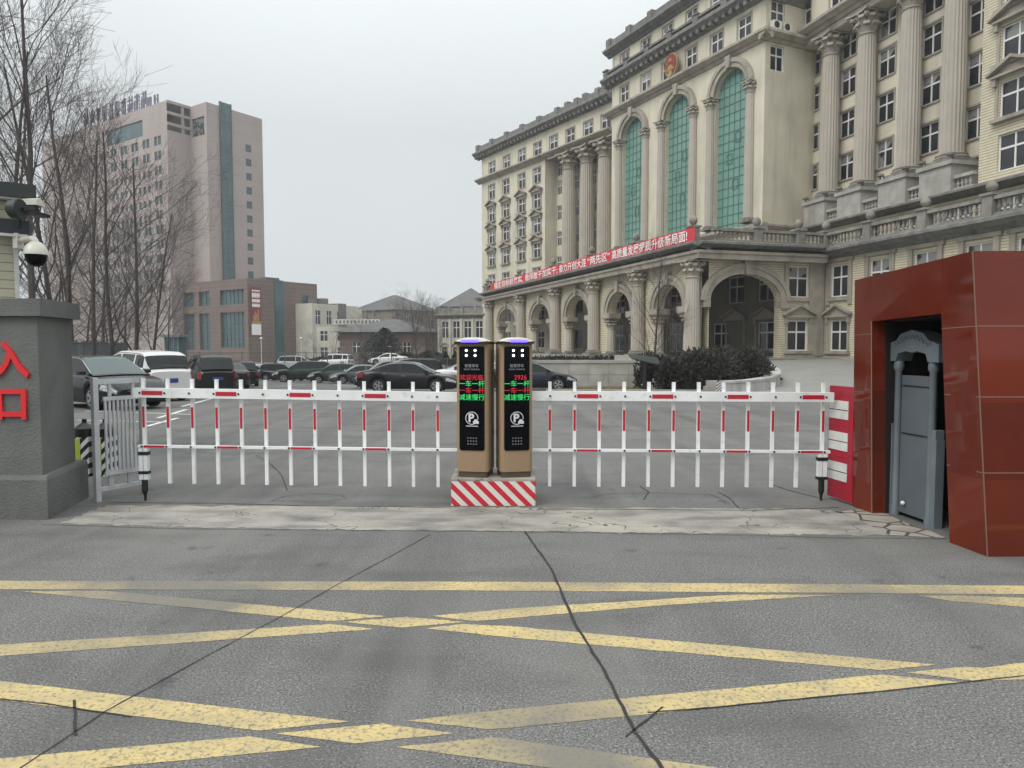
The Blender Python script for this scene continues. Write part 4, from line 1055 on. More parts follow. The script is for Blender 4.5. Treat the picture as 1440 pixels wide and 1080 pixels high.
us = [0, uA, uB, 1]; vs = [0, vt, 1]
for i in range(3):
    for j in range(2):
        if i == 1 and j == 0: continue
        quad(LFp(us[i], vs[j]), LFp(us[i+1], vs[j]), LFp(us[i+1], vs[j+1]), LFp(us[i], vs[j+1]))
# back of the left slab and the reveals of the opening
for u in (uA, uB): quad(LFp(u, 0), LFp(u, vt), LFp(u, vt, .14), LFp(u, 0, .14))
quad(LFp(uA, vt), LFp(uB, vt), LFp(uB, vt, .14), LFp(uA, vt, .14))
# far end, top and the front face turning right
quad(LFp(0, 0), LFp(0, 1), (tl.x+2.2, tl.y+.3, tl.z), (n0.x+2.2, n0.y+.3, 0))
quad(LFp(0, 1), LFp(1, 1), (tt.x+2.2, tt.y+.1, tt.z+.02), (tl.x+2.2, tl.y+.3, tl.z))
fr = lambda a, v: ((n1.x + (tt.x - n1.x)*v) + a, (n1.y + (tt.y - n1.y)*v) + a*.02, tt.z * v)
quad(fr(0, 0), fr(2.2, 0), fr(2.2, 1), fr(0, 1)); quad(fr(2.2, 0), fr(2.2, 1), (tl.x+2.2, tl.y+.3, tl.z), (n0.x+2.2, n0.y+.3, 0))
recalc(q.build('granite_shell', M['granite'], RG))
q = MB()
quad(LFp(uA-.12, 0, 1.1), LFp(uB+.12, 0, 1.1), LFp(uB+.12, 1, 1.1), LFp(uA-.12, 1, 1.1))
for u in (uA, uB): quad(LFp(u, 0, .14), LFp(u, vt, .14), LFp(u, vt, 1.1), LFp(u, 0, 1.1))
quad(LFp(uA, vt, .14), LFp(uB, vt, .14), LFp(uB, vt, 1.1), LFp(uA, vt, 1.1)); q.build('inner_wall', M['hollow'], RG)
q = MB(); e = -.003
def jline(p0, p1, w=.006, m=None):
    q = MB(); a, b = Vector(p0), Vector(p1); d = (b - a).normalized(); c = Vector((-1, -.12, 0)) if m is None else Vector((0, -1, 0)); n = d.cross(c).normalized() * w / 2
    o = c * .002
    q.face([a+n+o, a-n+o, b-n+o, b+n+o]); recalc(q.build('panel_joint', M['joint'], RG))
jline(LFp(1, 0), LFp(1, 1), .014)
for v in (.28, .53, .76):
    jline(fr(0, v), fr(2.2, v), .008, 1); jline(LFp(uB, v), LFp(1, v)); jline(LFp(0, v), LFp(uA, v), .003) if v > .7 else None
jline(LFp(uA, 0), LFp(uA, vt), .016)
# grey ornamental head of the sliding gate inside the opening
M['gate_grey'] = mat('grey_blue_metal', (.155, .185, .205), .45, (.13, .155, .175), 4, 4)
M['gate_dark'] = mat('dark_grey_metal', (.11, .13, .145), .45, (.095, .115, .13), 4, 4)
hA, hB = gz(1250, 721), gz(1314, 744)
hd = LFp(.5, 0, .0); 
GHF = Fac((hA.x + .02, hA.y + .02), (hB.x + .02, hB.y)); hl_ = GHF.len
GH = thing('sliding_gate_head', 'grey metal head of the sliding gate with a carved arched top inside the red housing', 'gate', (hA.x, hA.y, 0))
q = MB(); fbox(q, GHF, .12, hl_-.12, .0, .06, .04, 1.32); q.build('panel', M['gate_dark'], GH)
q = MB(); fbox(q, GHF, .14, hl_-.14, -.008, -.001, .78, .79); fbox(q, GHF, .14, hl_-.14, -.008, -.001, 1.22, 1.23); q.build('panel_seam', M['black'], GH)
for s in (.04, hl_-.13):
    q = MB(); x, y, _ = GHF.pt(s+.045, -.01, 0); q.lathe([(.042, 0), (.042, .05), (.032, .1), (.031, 1.36), (.045, 1.38), (.045, 1.42), (.038, 1.45)], 14, (x, y, 0)); recalc(q.build('post', M['gate_grey'], GH, smooth=True))
    q = MB(); e_ = -.06 if s < .1 else .06
    fbox(q, GHF, s+e_-.02+.02, s+e_+.07, -.03, .05, .0, .78); fbox(q, GHF, s+e_+.01, s+e_+.06, -.03, .05, .781, .86); q.build('buttress', M['gate_grey'], GH)
q = MB(); P = [(-.03, 1.45), (-.03, 1.60), (.02, 1.62), (.1, 1.64), (.16, 1.70), (hl_/2, 1.735), (hl_-.16, 1.70), (hl_-.1, 1.64), (hl_-.02, 1.62), (hl_+.03, 1.60), (hl_+.03, 1.45), (hl_-.1, 1.45), (hl_-.13, 1.52), (hl_*.62, 1.545), (hl_/2, 1.53), (hl_*.38, 1.545), (.13, 1.52), (.1, 1.45)]
q.rings([[GHF.pt(s, d, z) for s, z in P] for d in (-.06, .1)]); cr = recalc(q.build('arched_crest', M['gate_grey'], GH))
q = MB()
for k in range(9):
    s = .1 + (hl_-.2)*k/8; z = 1.60 + .065*math.sin(pi*k/8); pts = [GHF.pt(s + .03*math.cos(t*.9)*(1-t/7), -.064, z + .03*math.sin(t*.9)*(1-t/7)) for t in range(7)]; q.tube(pts, .007, 5)
q.build('scroll_relief', M['gate_grey'], cr)
q = MB(); lx = GHF.pt(.22, -.03, .14); q.sphere(lx, .02, 8, 6); q.build('indicator', M['white'], GH)
# red and white reflective board by the housing
b0, b1 = gz(1163, 700), gz(1198, 712); RBF = Fac((b0.x, b0.y), (b1.x, b1.y)); rl_ = RBF.len
RB = thing('reflective_board', 'tall red board with three white reflective panels in front of the granite housing', 'board', (b0.x, b0.y, 0))
M['board_red'] = mat('red_board', (.36, .012, .03), .45, (.30, .012, .028), 3, 4)
q = MB(); fbox(q, RBF, 0, rl_, 0, .06, .03, 1.18); q.build('board', M['board_red'], RB)
for z in (.22, .53, .85):
    q = MB(); fbox(q, RBF, .012, rl_*.78, -.006, -.001, z, z+.185); w_ = q.build('white_panel', M['white_tape'], RB); q = MB(); fbox(q, RBF, .012, rl_*.78, -.0085, -.0062, z+.089, z+.096); q.build('groove', M['black'], w_)
q = MB()
for z in (.12, .465, .79, 1.10): fbox(q, RBF, .006, rl_*.8, -.004, -.001, z, z+.006)
fbox(q, RBF, rl_*.95, rl_*.97, -.004, -.001, .05, 1.16); q.build('groove', M['red_tape'], RB)
# ------------------------------------------------------------------ cars
def paintm(name, col, rough=.22):
    m = mat(name, col, rough, spec=.3); b = m.node_tree.nodes['Principled BSDF']; b.inputs['Coat Weight'].default_value = .2; b.inputs['Coat Roughness'].default_value = .06; return m
M['car_black'] = paintm('black_car_paint', (.008, .008, .010)); M['car_white'] = paintm('white_car_paint', (.62, .62, .61)); M['car_green'] = paintm('dark_green_car_paint', (.016, .026, .019))
M['car_grey'] = paintm('grey_car_paint', (.075, .08, .085)); M['car_navy'] = paintm('navy_car_paint', (.010, .013, .022)); M['car_silver'] = paintm('silver_car_paint', (.34, .35, .36)); M['car_lime'] = paintm('green_car_paint', (.026, .050, .028))
M['car_glass'] = mat('car_glass', (.010, .012, .013), .04, spec=.35)
M['screen_glass'] = mat('sky_tinted_windscreen', (.055, .08, .08), .04, spec=.7)  # pale teal base adds reflected sky to the glass as colour
M['tyre'] = mat('tyre_rubber', (.014, .014, .014), .85); M['rim'] = mat('alloy_rim', (.36, .37, .38), .3, metal=.6); M['chrome'] = mat('chrome_trim', (.55, .56, .57), .15, metal=.9)
M['head'] = mat('headlamp_glass', (.50, .52, .54), .12, (.2, .21, .22), 12, 2); M['tail'] = mat('red_tail_lamp', (.20, .008, .012), .15); M['plate_blue'] = mat('blue_plate', (.02, .045, .19), .5)
M['under'] = mat('black_underbody', (.008, .008, .008), .9); M['plate_txt'] = mat('plate_text', (.7, .7, .7), .5)
def interp(P, x):
    if x <= P[0][0]: return P[0][1]
    for (a, fa), (b, fb) in zip(P, P[1:]):
        if x <= b:
            t = (x - a) / (b - a); return fa + (fb - fa) * t
    return P[-1][1]
def smooth(P, x, w=.12):
    return sum(interp(P, x + d * w) for d in (-1, -.5, 0, .5, 1)) / 5
KIND = {
 # deck: height of the bonnet / belt line / boot along x (front = +), roof: greenhouse outline
 'sedan': dict(L=4.86, Wd=1.82, wb=2.78, fo=.98, wr=.335, low=.2,
    deck=[(-2.43, .86), (-2.3, 1.0), (-1.7, 1.06), (-.6, .98), (.6, .95), (1.1, .93), (2.0, .79), (2.3, .68), (2.43, .55)],
    roof=[(-1.82, 1.04), (-.95, 1.40), (-.3, 1.465), (.2, 1.45), (.45, 1.40), (1.3, .92)], gl=(-1.75, -.95, .38, 1.25), pill=[-.32]),
 'suv': dict(L=4.75, Wd=1.88, wb=2.72, fo=.93, wr=.36, low=.25,
    deck=[(-2.375, .95), (-2.3, 1.12), (-1.6, 1.12), (-.6, 1.09), (.6, 1.06), (1.05, 1.05), (1.9, .97), (2.25, .84), (2.375, .6)],
    roof=[(-2.27, 1.10), (-2.0, 1.58), (-1.7, 1.66), (-.4, 1.70), (.1, 1.68), (.42, 1.6), (1.2, 1.04)], gl=(-2.24, -1.98, .38, 1.14), pill=[-.25, -1.35]),
 'mpv': dict(L=4.9, Wd=1.88, wb=3.0, fo=.9, wr=.34, low=.2,
    deck=[(-2.45, .9), (-2.4, 1.1), (-1.6, 1.08), (.6, 1.0), (1.2, 1.0), (1.9, .9), (2.3, .76), (2.45, .55)],
    roof=[(-2.36, 1.08), (-2.12, 1.62), (-1.8, 1.73), (-.2, 1.77), (.35, 1.72), (.65, 1.62), (1.62, .96)], gl=(-2.34, -2.1, .65, 1.55), pill=[-.15, -1.4]),
 'hatch': dict(L=4.1, Wd=1.72, wb=2.52, fo=.82, wr=.31, low=.2,
    deck=[(-2.05, .85), (-1.98, 1.0), (-1.2, 1.0), (.5, .93), (1.0, .93), (1.7, .8), (1.95, .68), (2.05, .5)],
    roof=[(-1.95, .98), (-1.6, 1.38), (-1.2, 1.47), (-.3, 1.5), (.2, 1.46), (.42, 1.38), (1.15, .93)], gl=(-1.92, -1.58, .4, 1.08), pill=[-.35]),
}
CARM = {}
def car_meshes(kind):
    if kind in CARM: return CARM[kind]
    K = KIND[kind]; L2 = K['L']/2; W2 = K['Wd']/2; xf = L2 - K['fo']; xr = xf - K['wb']; wr = K['wr']
    deck = lambda x: smooth(K['deck'], x, .1)
    def plan(x):
        u = abs(x)/L2; return W2 * (1 - .30*max(0, u-.72)**2/.0784*1.0 - .0)
    FR = [(0, .90), (.1, .965), (.28, .99), (.5, 1.0), (.74, .985), (.90, .95), (.97, .90), (1.0, .84)]
    def low(x):
        z = K['low'] + .12*max(0, (abs(x)-L2+.5))/.5
        for c in (xf, xr):
            rr = wr + .055
            if abs(x-c) < rr: z = max(z, wr + math.sqrt(rr*rr-(x-c)**2))
        return z
    def S(x, f, out=0.0, zl=None):
        zl = low(x) if zl is None else zl
        zt = deck(x); y = plan(x) * interp(FR, f) ; return (x, -(y + out), zl + (zt - zl)*f)
    xs = sorted(set([-L2 + K['L']*i/46 for i in range(47)] + [c + s*(wr+.055)*math.cos(pi*k/10) for c in (xf, xr) for s in (1,) for k in range(11)]))
    b = MB(); rs = []
    for x in xs:
        half = [S(x, f) for f, _ in FR]; zt = deck(x)
        top = [(x, -plan(x)*.5, zt + .018), (x, 0, zt + .024), (x, plan(x)*.5, zt + .018)]
        rs.append(half + top + [(p[0], -p[1], p[2]) for p in half[::-1]])
    b.rings(rs, closed=False, cap0=True, cap1=True)
    body = b.mesh('body', None or [M['car_black']], smooth=True); body.materials.clear()
    # greenhouse
    g0, g1, g2, g3 = K['gl']; rf = lambda x: smooth(K['roof'], x, .07)
    xa, xb = K['roof'][0][0], K['roof'][-1][0]; hm = max(z for _, z in K['roof'])
    def GH_(x, g):
        zb = deck(x) - .015; h = max(rf(x) - zb, .005); full = hm - deck(0)
        zz = h * g; y = plan(x)*.845 - (plan(x)*.845 - W2*.66) * min(1, zz/full); return (x, -y, zb + zz)
    gx = sorted(set([xa + (xb-xa)*i/40 for i in range(41)]))
    roof = MB(); glass = {}; scr = MB(); rear = MB()
    GS = [0, .1, .3, .6, .84, .93]
    secs = []
    for x in gx:
        half = [GH_(x, g) for g in GS]; yt = -half[-1][1]; zt = rf(x)
        half += [(x, -yt*.9, zt - .004 if zt-deck(x) > .1 else half[-1][2]+.002), (x, -yt*.45, zt+.012), (x, 0, zt+.018)]
        secs.append(half + [(p[0], -p[1], p[2]) for p in half[-2::-1]])
    n = len(secs[0])
    for i, (a, c) in enumerate(zip(secs, secs[1:])):
        xm = (gx[i]+gx[i+1])/2
        for k in range(n-1):
            kk = min(k, n-2-k)
            side = kk < 5; pillar = any(abs(xm-p) < .06 for p in K['pill']) or xm < xa + .28 + (.25 if kind == 'sedan' else 0) or xm > g3 - .12
            hh = rf(xm) - deck(xm)
            tgt = roof
            if side and 1 <= kk <= 3 and not pillar and hh > .14: tgt = glass.setdefault((k < n/2, sum(xm > p for p in K['pill'])), MB())
            elif not side and (xm > g2 and xm < g3): tgt = scr
            elif not side and (xm > g0 and xm < g1): tgt = rear
            tgt.face([a[k], c[k], c[k+1], a[k+1]])
    # pillars of doors, handles, lamps, plates, grille
    def patchS(x0, x1, f0, f1, out, nx=6, nf=4, sg=1):
        q = MB(); rr = []
        for i in range(nx+1):
            x = x0 + (x1-x0)*i/nx
            rr.append([(lambda p: (p[0], p[1]*sg, p[2]))(S(x, f0 + (f1-f0)*j/nf, out, K['low'] if True else None)) for j in range(nf+1)])
        q.rings(rr, closed=False, cap0=False, cap1=False); return q
    parts = []
    def join(dst, src): k = len(dst.v); dst.v += src.v; dst.f += [tuple(a+k for a in f) for f in src.f]; dst.m += src.m
    for sg in (-1, 1):
        parts.append(('headlight', patchS(L2-.52, L2-.06, .62, .86, .012, 6, 4, sg), 'head'))
        if kind in ('sedan', 'hatch'): parts.append(('taillight', patchS(-L2+.03, -L2+.34, .66, .9, .012, 5, 4, sg), 'tail'))
        else: parts.append(('taillight', patchS(-L2+.02, -L2+.22, .6, .92, .012, 5, 4, sg), 'tail'))
        dl = MB()
        for x in (xf-wr-.16, K['pill'][0]+.02, max(xr+wr-.05, K['pill'][0]-.98)): join(dl, patchS(x-.006, x+.006, .2, .97, .002, 1, 8, sg))
        parts.append(('door_gap', dl, 'under'))
        for x in (K['pill'][0]+.2, K['pill'][0]-.72):
            p = S(x, .80, .0); q = MB(); q.box(x-.1, x+.1, sg*p[1]-.018, sg*p[1]+.018, p[2]-.014, p[2]+.014); parts.append(('door_handle', q, 'chrome' if kind == 'sedan' else 'body'))
        q = MB(); xm = g3 - .28; p = GH_(xm, .0); q.rings([[(xm-.07+.14*t, sg*(p[1]-.05-e), p[2]+z) for t, z in ((0, .03), (1, .04), (1, .13), (0, .16))] for e in (0, .17)]); parts.append(('mirror', q, 'body'))
        # bright strip round the side windows
        q = MB(); q.tube([tuple(c*(sg if j == 1 else 1) for j, c in enumerate(GH_(xa+.25+(g3-.1-xa-.25)*t/12, .90))) for t in range(13)], .010, 4); parts.append(('window_trim', q, 'chrome' if kind == 'sedan' else 'under'))
    q = MB(); zt = deck(L2-.05); q.rings([[(L2-.02+.02*(1-abs(y)/.5), y, z) for y in (-.48, -.25, 0, .25, .48)][::1] for z in (.42, zt-.05)], closed=False, cap0=False, cap1=False)
    q2 = MB(); q2.box(L2-.06, L2+.012, -.5, .5, .50, zt-.03); parts.append(('grille', q2, 'under'))
    q2 = MB(); 
    for k in range(3): q2.box(L2+.013, L2+.022, -.44, .44, .53+k*(zt-.6)/2.6, .553+k*(zt-.6)/2.6)
    parts.append(('grille_bar', q2, 'chrome'))
    q2 = MB(); q2.box(L2-.1, L2+.006, -.62, .62, .24, .36); q2.box(-L2-.006, -L2+.1, -.62, .62, .27, .36); parts.append(('bumper_insert', q2, 'under'))
    q2 = MB(); q2.box(L2+.012, L2+.024, -.22, .22, .37, .51); parts.append(('licence_plate', q2, 'plate_blue'))
    q2 = MB(); q2.box(-L2-.014, -L2+.05, -.22, .22, .66, .80); parts.append(('licence_plate', q2, 'plate_blue'))
    u = MB(); u.box(-L2+.2, L2-.2, -W2+.17, W2-.17, K['low']-.02, .62); parts.append(('underbody', u, 'under'))
    ty = MB(); ty.lathe([(wr*.62, -.01), (wr*.66, .0), (wr*.93, -.0), (wr, -.03), (wr, -.17), (wr*.93, -.2), (wr*.6, -.2)], 22, (0, 0, 0), 'y')
    rm = MB(); rm.lathe([(wr*.64, .0), (wr*.64, -.004), (wr*.56, .018)], 20, (0, .0, 0), 'y')
    rm2 = MB()
    rm2.lathe([(wr*.62, -.07), (wr*.62, -.065)], 20, (0, .0, 0), 'y')
    for k in range(5):
        a = 2*pi*k/5; ca, sa = math.cos(a), math.sin(a)
        for e in (-.13, .13):
            P = [(wr*.1, -.02), (wr*.62, -.026), (wr*.62, .026), (wr*.1, .02)]
            c2, s2 = math.cos(a+e), math.sin(a+e)
            rm2.rings([[(x*c2 - y*s2, yy, x*s2 + y*c2) for x, y in P] for yy in (-.012, .012)])
    rm2.lathe([(wr*.16, -.02), (wr*.14, .02)], 10, (0, .0, 0), 'y')
    rg = MB(); rg.lathe([(wr*.66, -.06), (wr*.66, .012), (wr*.57, .012), (wr*.57, -.06)], 20, (0, 0, 0), 'y')
    join(rm2, rg)
    CARM[kind] = dict(body=body, roof=roof.mesh('roof', [M['car_black']], smooth=True), glass=[g_.mesh('side_window', M['car_glass'], smooth=True) for g_ in glass.values()], scr=scr.mesh('windscreen', M['screen_glass'], smooth=True), rear=rear.mesh('rear_window', M['car_glass'], smooth=True),
        parts=[(nm, q.mesh(nm, [M['car_black'] if m == 'body' else M[m]]), m) for nm, q, m in parts], tyre=ty.mesh('tyre', M['tyre'], smooth=True), rim=rm2.mesh('rim', M['rim']), xf=xf, xr=xr, wr=wr, W2=W2, roofz=hm, L2=L2)
    return CARM[kind]
CARP = {}
def car(kind, paint, x, y, heading, label, group='cars parked in the courtyard', sc=1.0, z=None, lamp=None):
    """heading: direction of the bonnet, degrees from +x"""
    D = car_meshes(kind); z = G(y) if z is None else z
    t = thing('parked_car', label, 'car', (x, y, z), group, world=False, rz=R(heading)); t.scale = (sc, sc, sc)
    key = (kind, paint)
    if key not in CARP:
        def rp(me): c = me.copy(); c.materials.clear(); c.materials.append(M[paint]); return c
        CARP[key] = dict(body=rp(D['body']), roof=rp(D['roof']), parts=[(nm, rp(me) if m == 'body' else me) for nm, me, m in D['parts']])
    P = CARP[key]
    def add(nm, me, par=t, loc=(0, 0, 0), rz=0):
        o = bpy.data.objects.new(nm, me); C.objects.link(o); o.parent = par; o.location = loc; o.rotation_euler = (0, 0, rz); return o
    add('body', P['body']); add('roof', P['roof']); [add('side_window', g_) for g_ in D['glass']]; add('windscreen', D['scr']); add('rear_window', D['rear'])
    for nm, me in P['parts']: add(nm, me)
    for xx in (D['xf'], D['xr']):
        for sg in (-1, 1):
            w = add('wheel', D['tyre'], t, (xx, sg*(D['W2']-.015), D['wr']), 0 if sg < 0 else pi); add('rim', D['rim'], w, (0, .0, 0))
    return t
def carpx(kind, paint, pxc, pybot, heading, label, **k):
    p = onG(pxc, pybot); return car(kind, paint, p.x, p.y, heading, label, **k)
car('sedan', 'car_black', -12.0, 20.6, -34, 'black saloon with bright windscreen nearest the grey pillar', z=G(20.6)+.02)
car('suv', 'car_white', -13.3, 25.4, 140, 'white SUV seen from behind with a dark rear window', sc=1.03)
car('mpv', 'car_black', -14.1, 33.0, 122, 'tall black people carrier seen from behind beside the white SUV')
car('sedan', 'car_black', -16.2, 40.5, 120, 'black saloon seen from behind between two tall black cars', sc=1.0)
car('suv', 'car_black', -17.2, 45.0, 118, 'black off-roader at the far end of the left row', sc=.95)
car('hatch', 'car_silver', -23.3, 65.0, -12, 'small silver hatchback farthest back in the middle row')
car('mpv', 'car_navy', -20.6, 64, -14, 'dark blue van parked behind the small silver hatchback', sc=.88)
car('suv', 'car_green', -17.2, 58.5, 193, 'dark green estate car with pale side windows in the middle row', sc=1.02)
car('hatch', 'car_lime', -13.6, 54.5, 196, 'small bright green hatchback beside the dark green estate')
car('sedan', 'car_grey', -11.2, 52.5, 200, 'grey saloon between the green hatchback and the dark cars', sc=.95)
car('suv', 'car_navy', -9.0, 50.5, 202, 'dark navy car with a bright headlamp in the middle row', sc=.95)
car('mpv', 'car_black', -7.1, 48.0, 203, 'big black people carrier in the middle row of the courtyard')
car('sedan', 'car_green', -6.6, 40.3, 197, 'low dark green saloon with silver wheels behind the long black saloon', sc=.95)
car('sedan', 'car_black', -4.85, 33.6, -3, 'long black saloon seen side on with chrome window trim', sc=.97)
car('sedan', 'car_white', -2.3, 43.0, 10, 'white saloon partly hidden behind the two kiosks')
car('sedan', 'car_navy', .75, 35.6, 4, 'dark navy saloon showing right of the kiosks before the stone wall')
car('hatch', 'car_silver', -.9, 49, 8, 'silver hatchback mostly hidden behind the kiosks')
# ------------------------------------------------------------------ bare trees
M['bark'] = mat('grey_brown_bark', (.085, .072, .066), .9, (.055, .046, .043), 6, 5, bump=.3, bscale=30)
M['twig'] = mat('purplish_twigs', (.108, .092, .085), .9, (.078, .066, .062), 2, 3)
def bare_tree(seed, H, spread=.5, low=.18, fork=1, dens=1.0, rad=None, upright=.5):
    rnd = random.Random(seed); tr = MB(); cr = MB()
    rad = rad or H * .0095
    def grow(mb, p, d, length, r0, lev, maxlev):
        n = 5 if lev < 2 else 3
        pts = [p.copy()]; rs = [r0]; q = p.copy(); dd = d.copy()
        for i in range(n):
            dd = (dd + Vector((rnd.gauss(0, .14), rnd.gauss(0, .14), rnd.gauss(0, .07) + upright * .16)) * (1 if lev else .35)).normalized()
            q = q + dd * length / n; pts.append(q.copy()); rs.append(max(r0 * (1 - (i+1)/n*.72), .0045))
        mb.tube(pts, rs, 7 if lev == 0 else 4 if lev == 1 else 3)
        if lev >= maxlev: return
        k = int(((15, 9, 7)[min(lev, 2)]) * dens) + (0 if lev else fork)
        for j in range(k):
            t = (low + (1 - low) * (j + rnd.random()) / k) if lev == 0 else .22 + .76 * (j + rnd.random()) / k
            f = t * n; i = min(int(f), n-1); b = pts[i].lerp(pts[i+1], f - i); ax = (pts[i+1] - pts[i]).normalized()
            ang = rnd.uniform(0, 2*pi); side = ax.orthogonal().normalized(); side.rotate(Matrix.Rotation(ang, 3, ax))
            sp = spread * rnd.uniform(.7, 1.25)
            nd = (ax * math.cos(sp) + side * math.sin(sp)).normalized()
            ln = length * (rnd.uniform(.34, .56) if lev == 0 else rnd.uniform(.35, .6)) * (1.15 - .55 * t if lev == 0 else 1.1 - .4*t)
            grow(cr if lev >= 1 else tr, b, nd, ln, max(r0 * (1 - t*.72) * rnd.uniform(.3, .46), .005), lev+1, maxlev)
    grow(tr, Vector((0, 0, -.3)), Vector((rnd.gauss(0, .03), rnd.gauss(0, .03), 1)).normalized(), H, rad, 0, 3)
    return tr.mesh('trunk', M['bark'], smooth=True), cr.mesh('crown', M['twig'])
TP = [bare_tree(11, 15, .55, .22), bare_tree(23, 13, .62, .15, dens=1.05), bare_tree(37, 12, .5, .12), bare_tree(52, 10, .8, .14, fork=3, dens=1.0, upright=.35)]
def tree(i, px, y, top_py, label, group='bare trees behind the parked cars', rz=0, zb=None, wide=1.0, nm='bare_tree', lean=0):
    zb = G(y) if zb is None else zb
    x = (px - 720) / 1000 * y
    ztop = atY(px, top_py, y).z; H = (15, 13, 12, 10)[i]; s = (ztop - zb) / (H*.97)
    t = thing(nm, label, 'tree', (x, y, zb), group, world=False, rz=rz); t.scale = (s*wide, s*wide, s); t.rotation_euler[1] = lean
    for n_, me in zip(('trunk', 'crown'), TP[i]):
        o = bpy.data.objects.new(n_, me); C.objects.link(o); o.parent = t
    return t
tree(0, -120, 27, -330, 'tall bare tree mostly outside the left edge, its long branches reaching in', rz=.4, lean=.06, wide=1.2)
tree(0, 47, 32, -20, 'tallest bare tree, straight trunk rising behind the guard hut', rz=2.0)
tree(1, 2, 34, 60, 'bare tree behind the guard hut roof at the left edge', rz=1.2)
tree(2, 84, 38, 120, 'upright bare tree just right of the dome camera', rz=.8)
tree(1, 105, 41, 100, 'bare tree with many steep branches above the grey pillar edge', rz=3.1)
tree(2, 132, 42, 175, 'slim upright bare tree before the left end of the pink tower', rz=4.4)
tree(1, 160, 47, 195, 'bare tree with a dense crown behind the white SUV', rz=5.5)
tree(3, 189, 44, 225, 'low forked bare tree with limbs spreading right before the brown hall', rz=2.6, wide=1.1)
tree(2, 212, 55, 300, 'slender bare tree right of the low forked tree', rz=2.2)
tree(1, 20, 55, 150, 'bare tree farther back near the left edge', rz=.2)
tree(3, 145, 58, 330, 'low bushy bare tree above the black people carrier', rz=1.0, wide=1.3)
tree(3, 100, 50, 330, 'low bushy bare tree behind the black saloon', rz=4.0, wide=1.4)
for k, (px, y, tp) in enumerate(((88, 62, 380), (122, 63, 400), (172, 64, 395), (150, 53, 425))): tree(3, px, y, tp, ['low scrubby bare tree behind the dome camera trunks', 'low scrubby bare tree beside the pillar cap', 'low scrubby bare tree over the white SUV roof', 'lowest scrubby bare tree behind the railing', 'low scrubby bare tree left of the blue sentry box', 'low scrubby bare tree over the blue sentry box'][k], rz=k*1.1, wide=1.7)
tree(3, 235, 70, 395, 'small bare tree in front of the brown hall entrance', rz=1.7, wide=1.1)
tree(2, 918, 40.5, 372, 'young bare tree with fine upright twigs in front of the arcaded porch', group='bare trees by the porch', rz=1.0, zb=-.5, wide=1.25)
tree(3, 936, 41.5, 415, 'smaller bare tree beside the taller young one before the porch', group='bare trees by the porch', rz=.3, zb=-.5, wide=.8)
for k, (px, y, tp) in enumerate(((470, 100, 470), (505, 96, 455), (575, 104, 430), (588, 108, 425), (602, 110, 440), (614, 100, 440), (440, 105, 475), (622, 92, 470))):
    tree((1, 3, 2, 1, 3, 2, 3, 3)[k], px, y, tp, ['bare tree in the haze before the cream block with windows', 'bare tree in front of the low brown-roofed house', 'tall grey bare tree left of the cream side wing', 'second tall grey bare tree left of the cream side wing',
      'wide bare tree close to the cream side wing', 'bare tree touching the left edge of the cream side wing', 'small bare tree by the right end of the brown hall', 'low bare tree at the foot of the cream side wing'][k], group='bare trees beyond the courtyard', rz=k*1.3, wide=1.2, zb=-2.1)
for k, (px, y, tp) in enumerate(((532, 140, 446), (552, 150, 432), (566, 145, 440), (592, 150, 428), (609, 140, 432), (520, 128, 470))):
    tree((3, 1, 2, 3, 1, 3)[k], px, y, tp, ['bare tree in front of the grey hip roof, left of the evergreen', 'hazy bare tree at the left corner of the tan apartment house', 'hazy bare tree in front of the tan apartment house wall', 'wide hazy bare tree before the tan apartment windows', 'hazy bare tree at the right corner of the tan apartment house', 'low hazy bare tree at the left end of the brown house'][k], group='bare trees beyond the courtyard', rz=k*2.1, wide=1.5, zb=-2.1)
# ------------------------------------------------------------------ evergreens
M['yew'] = mat('dark_evergreen', (.020, .024, .020), .8, (.040, .038, .028), 9, 4, .4, .62)
M['yew_tip'] = mat('brownish_tips', (.055, .044, .032), .8, (.03, .03, .024), 6, 3)
M['far_green'] = mat('haze_paled_evergreen', (.075, .078, .07), .9, (.042, .046, .042), 3, 4)  # distance haze mixed into the colour, paler than the near bushes
def needles(mb, c, rad, n, rnd, size=.16, up=.5):
    """sprays of narrow leaves pointing out of an uneven mound"""
    lob = [(Vector((rnd.uniform(-.75, .75)*rad[0], rnd.uniform(-.75, .75)*rad[1], rnd.uniform(.1, .75)*rad[2])), rnd.uniform(.32, .6)) for _ in range(14)]
    for _ in range(n):
        l, r = rnd.choice(lob); d = Vector((rnd.gauss(0, 1), rnd.gauss(0, 1), rnd.gauss(.25, 1))).normalized()
        p = l + Vector((d.x*rad[0], d.y*rad[1], d.z*rad[2])) * r * (rnd.random()**.35)
        if p.z < 0: p.z *= -.4
        q = Vector(c) + p; a = (d + Vector((rnd.gauss(0, .4), rnd.gauss(0, .4), up + rnd.gauss(0, .3)))).normalized()
        s = a.cross(Vector((rnd.gauss(0, 1), rnd.gauss(0, 1), rnd.gauss(0, 1)))).normalized()
        L_ = size * rnd.uniform(.6, 1.5); w = L_ * .2
        mb.mi = 1 if rnd.random() < .18 else 0
        mb.face([q - s*w, q + a*L_*.5 - s*w*1.2, q + a*L_, q + a*L_*.5 + s*w*1.2, q + s*w])
rnd = random.Random(4)
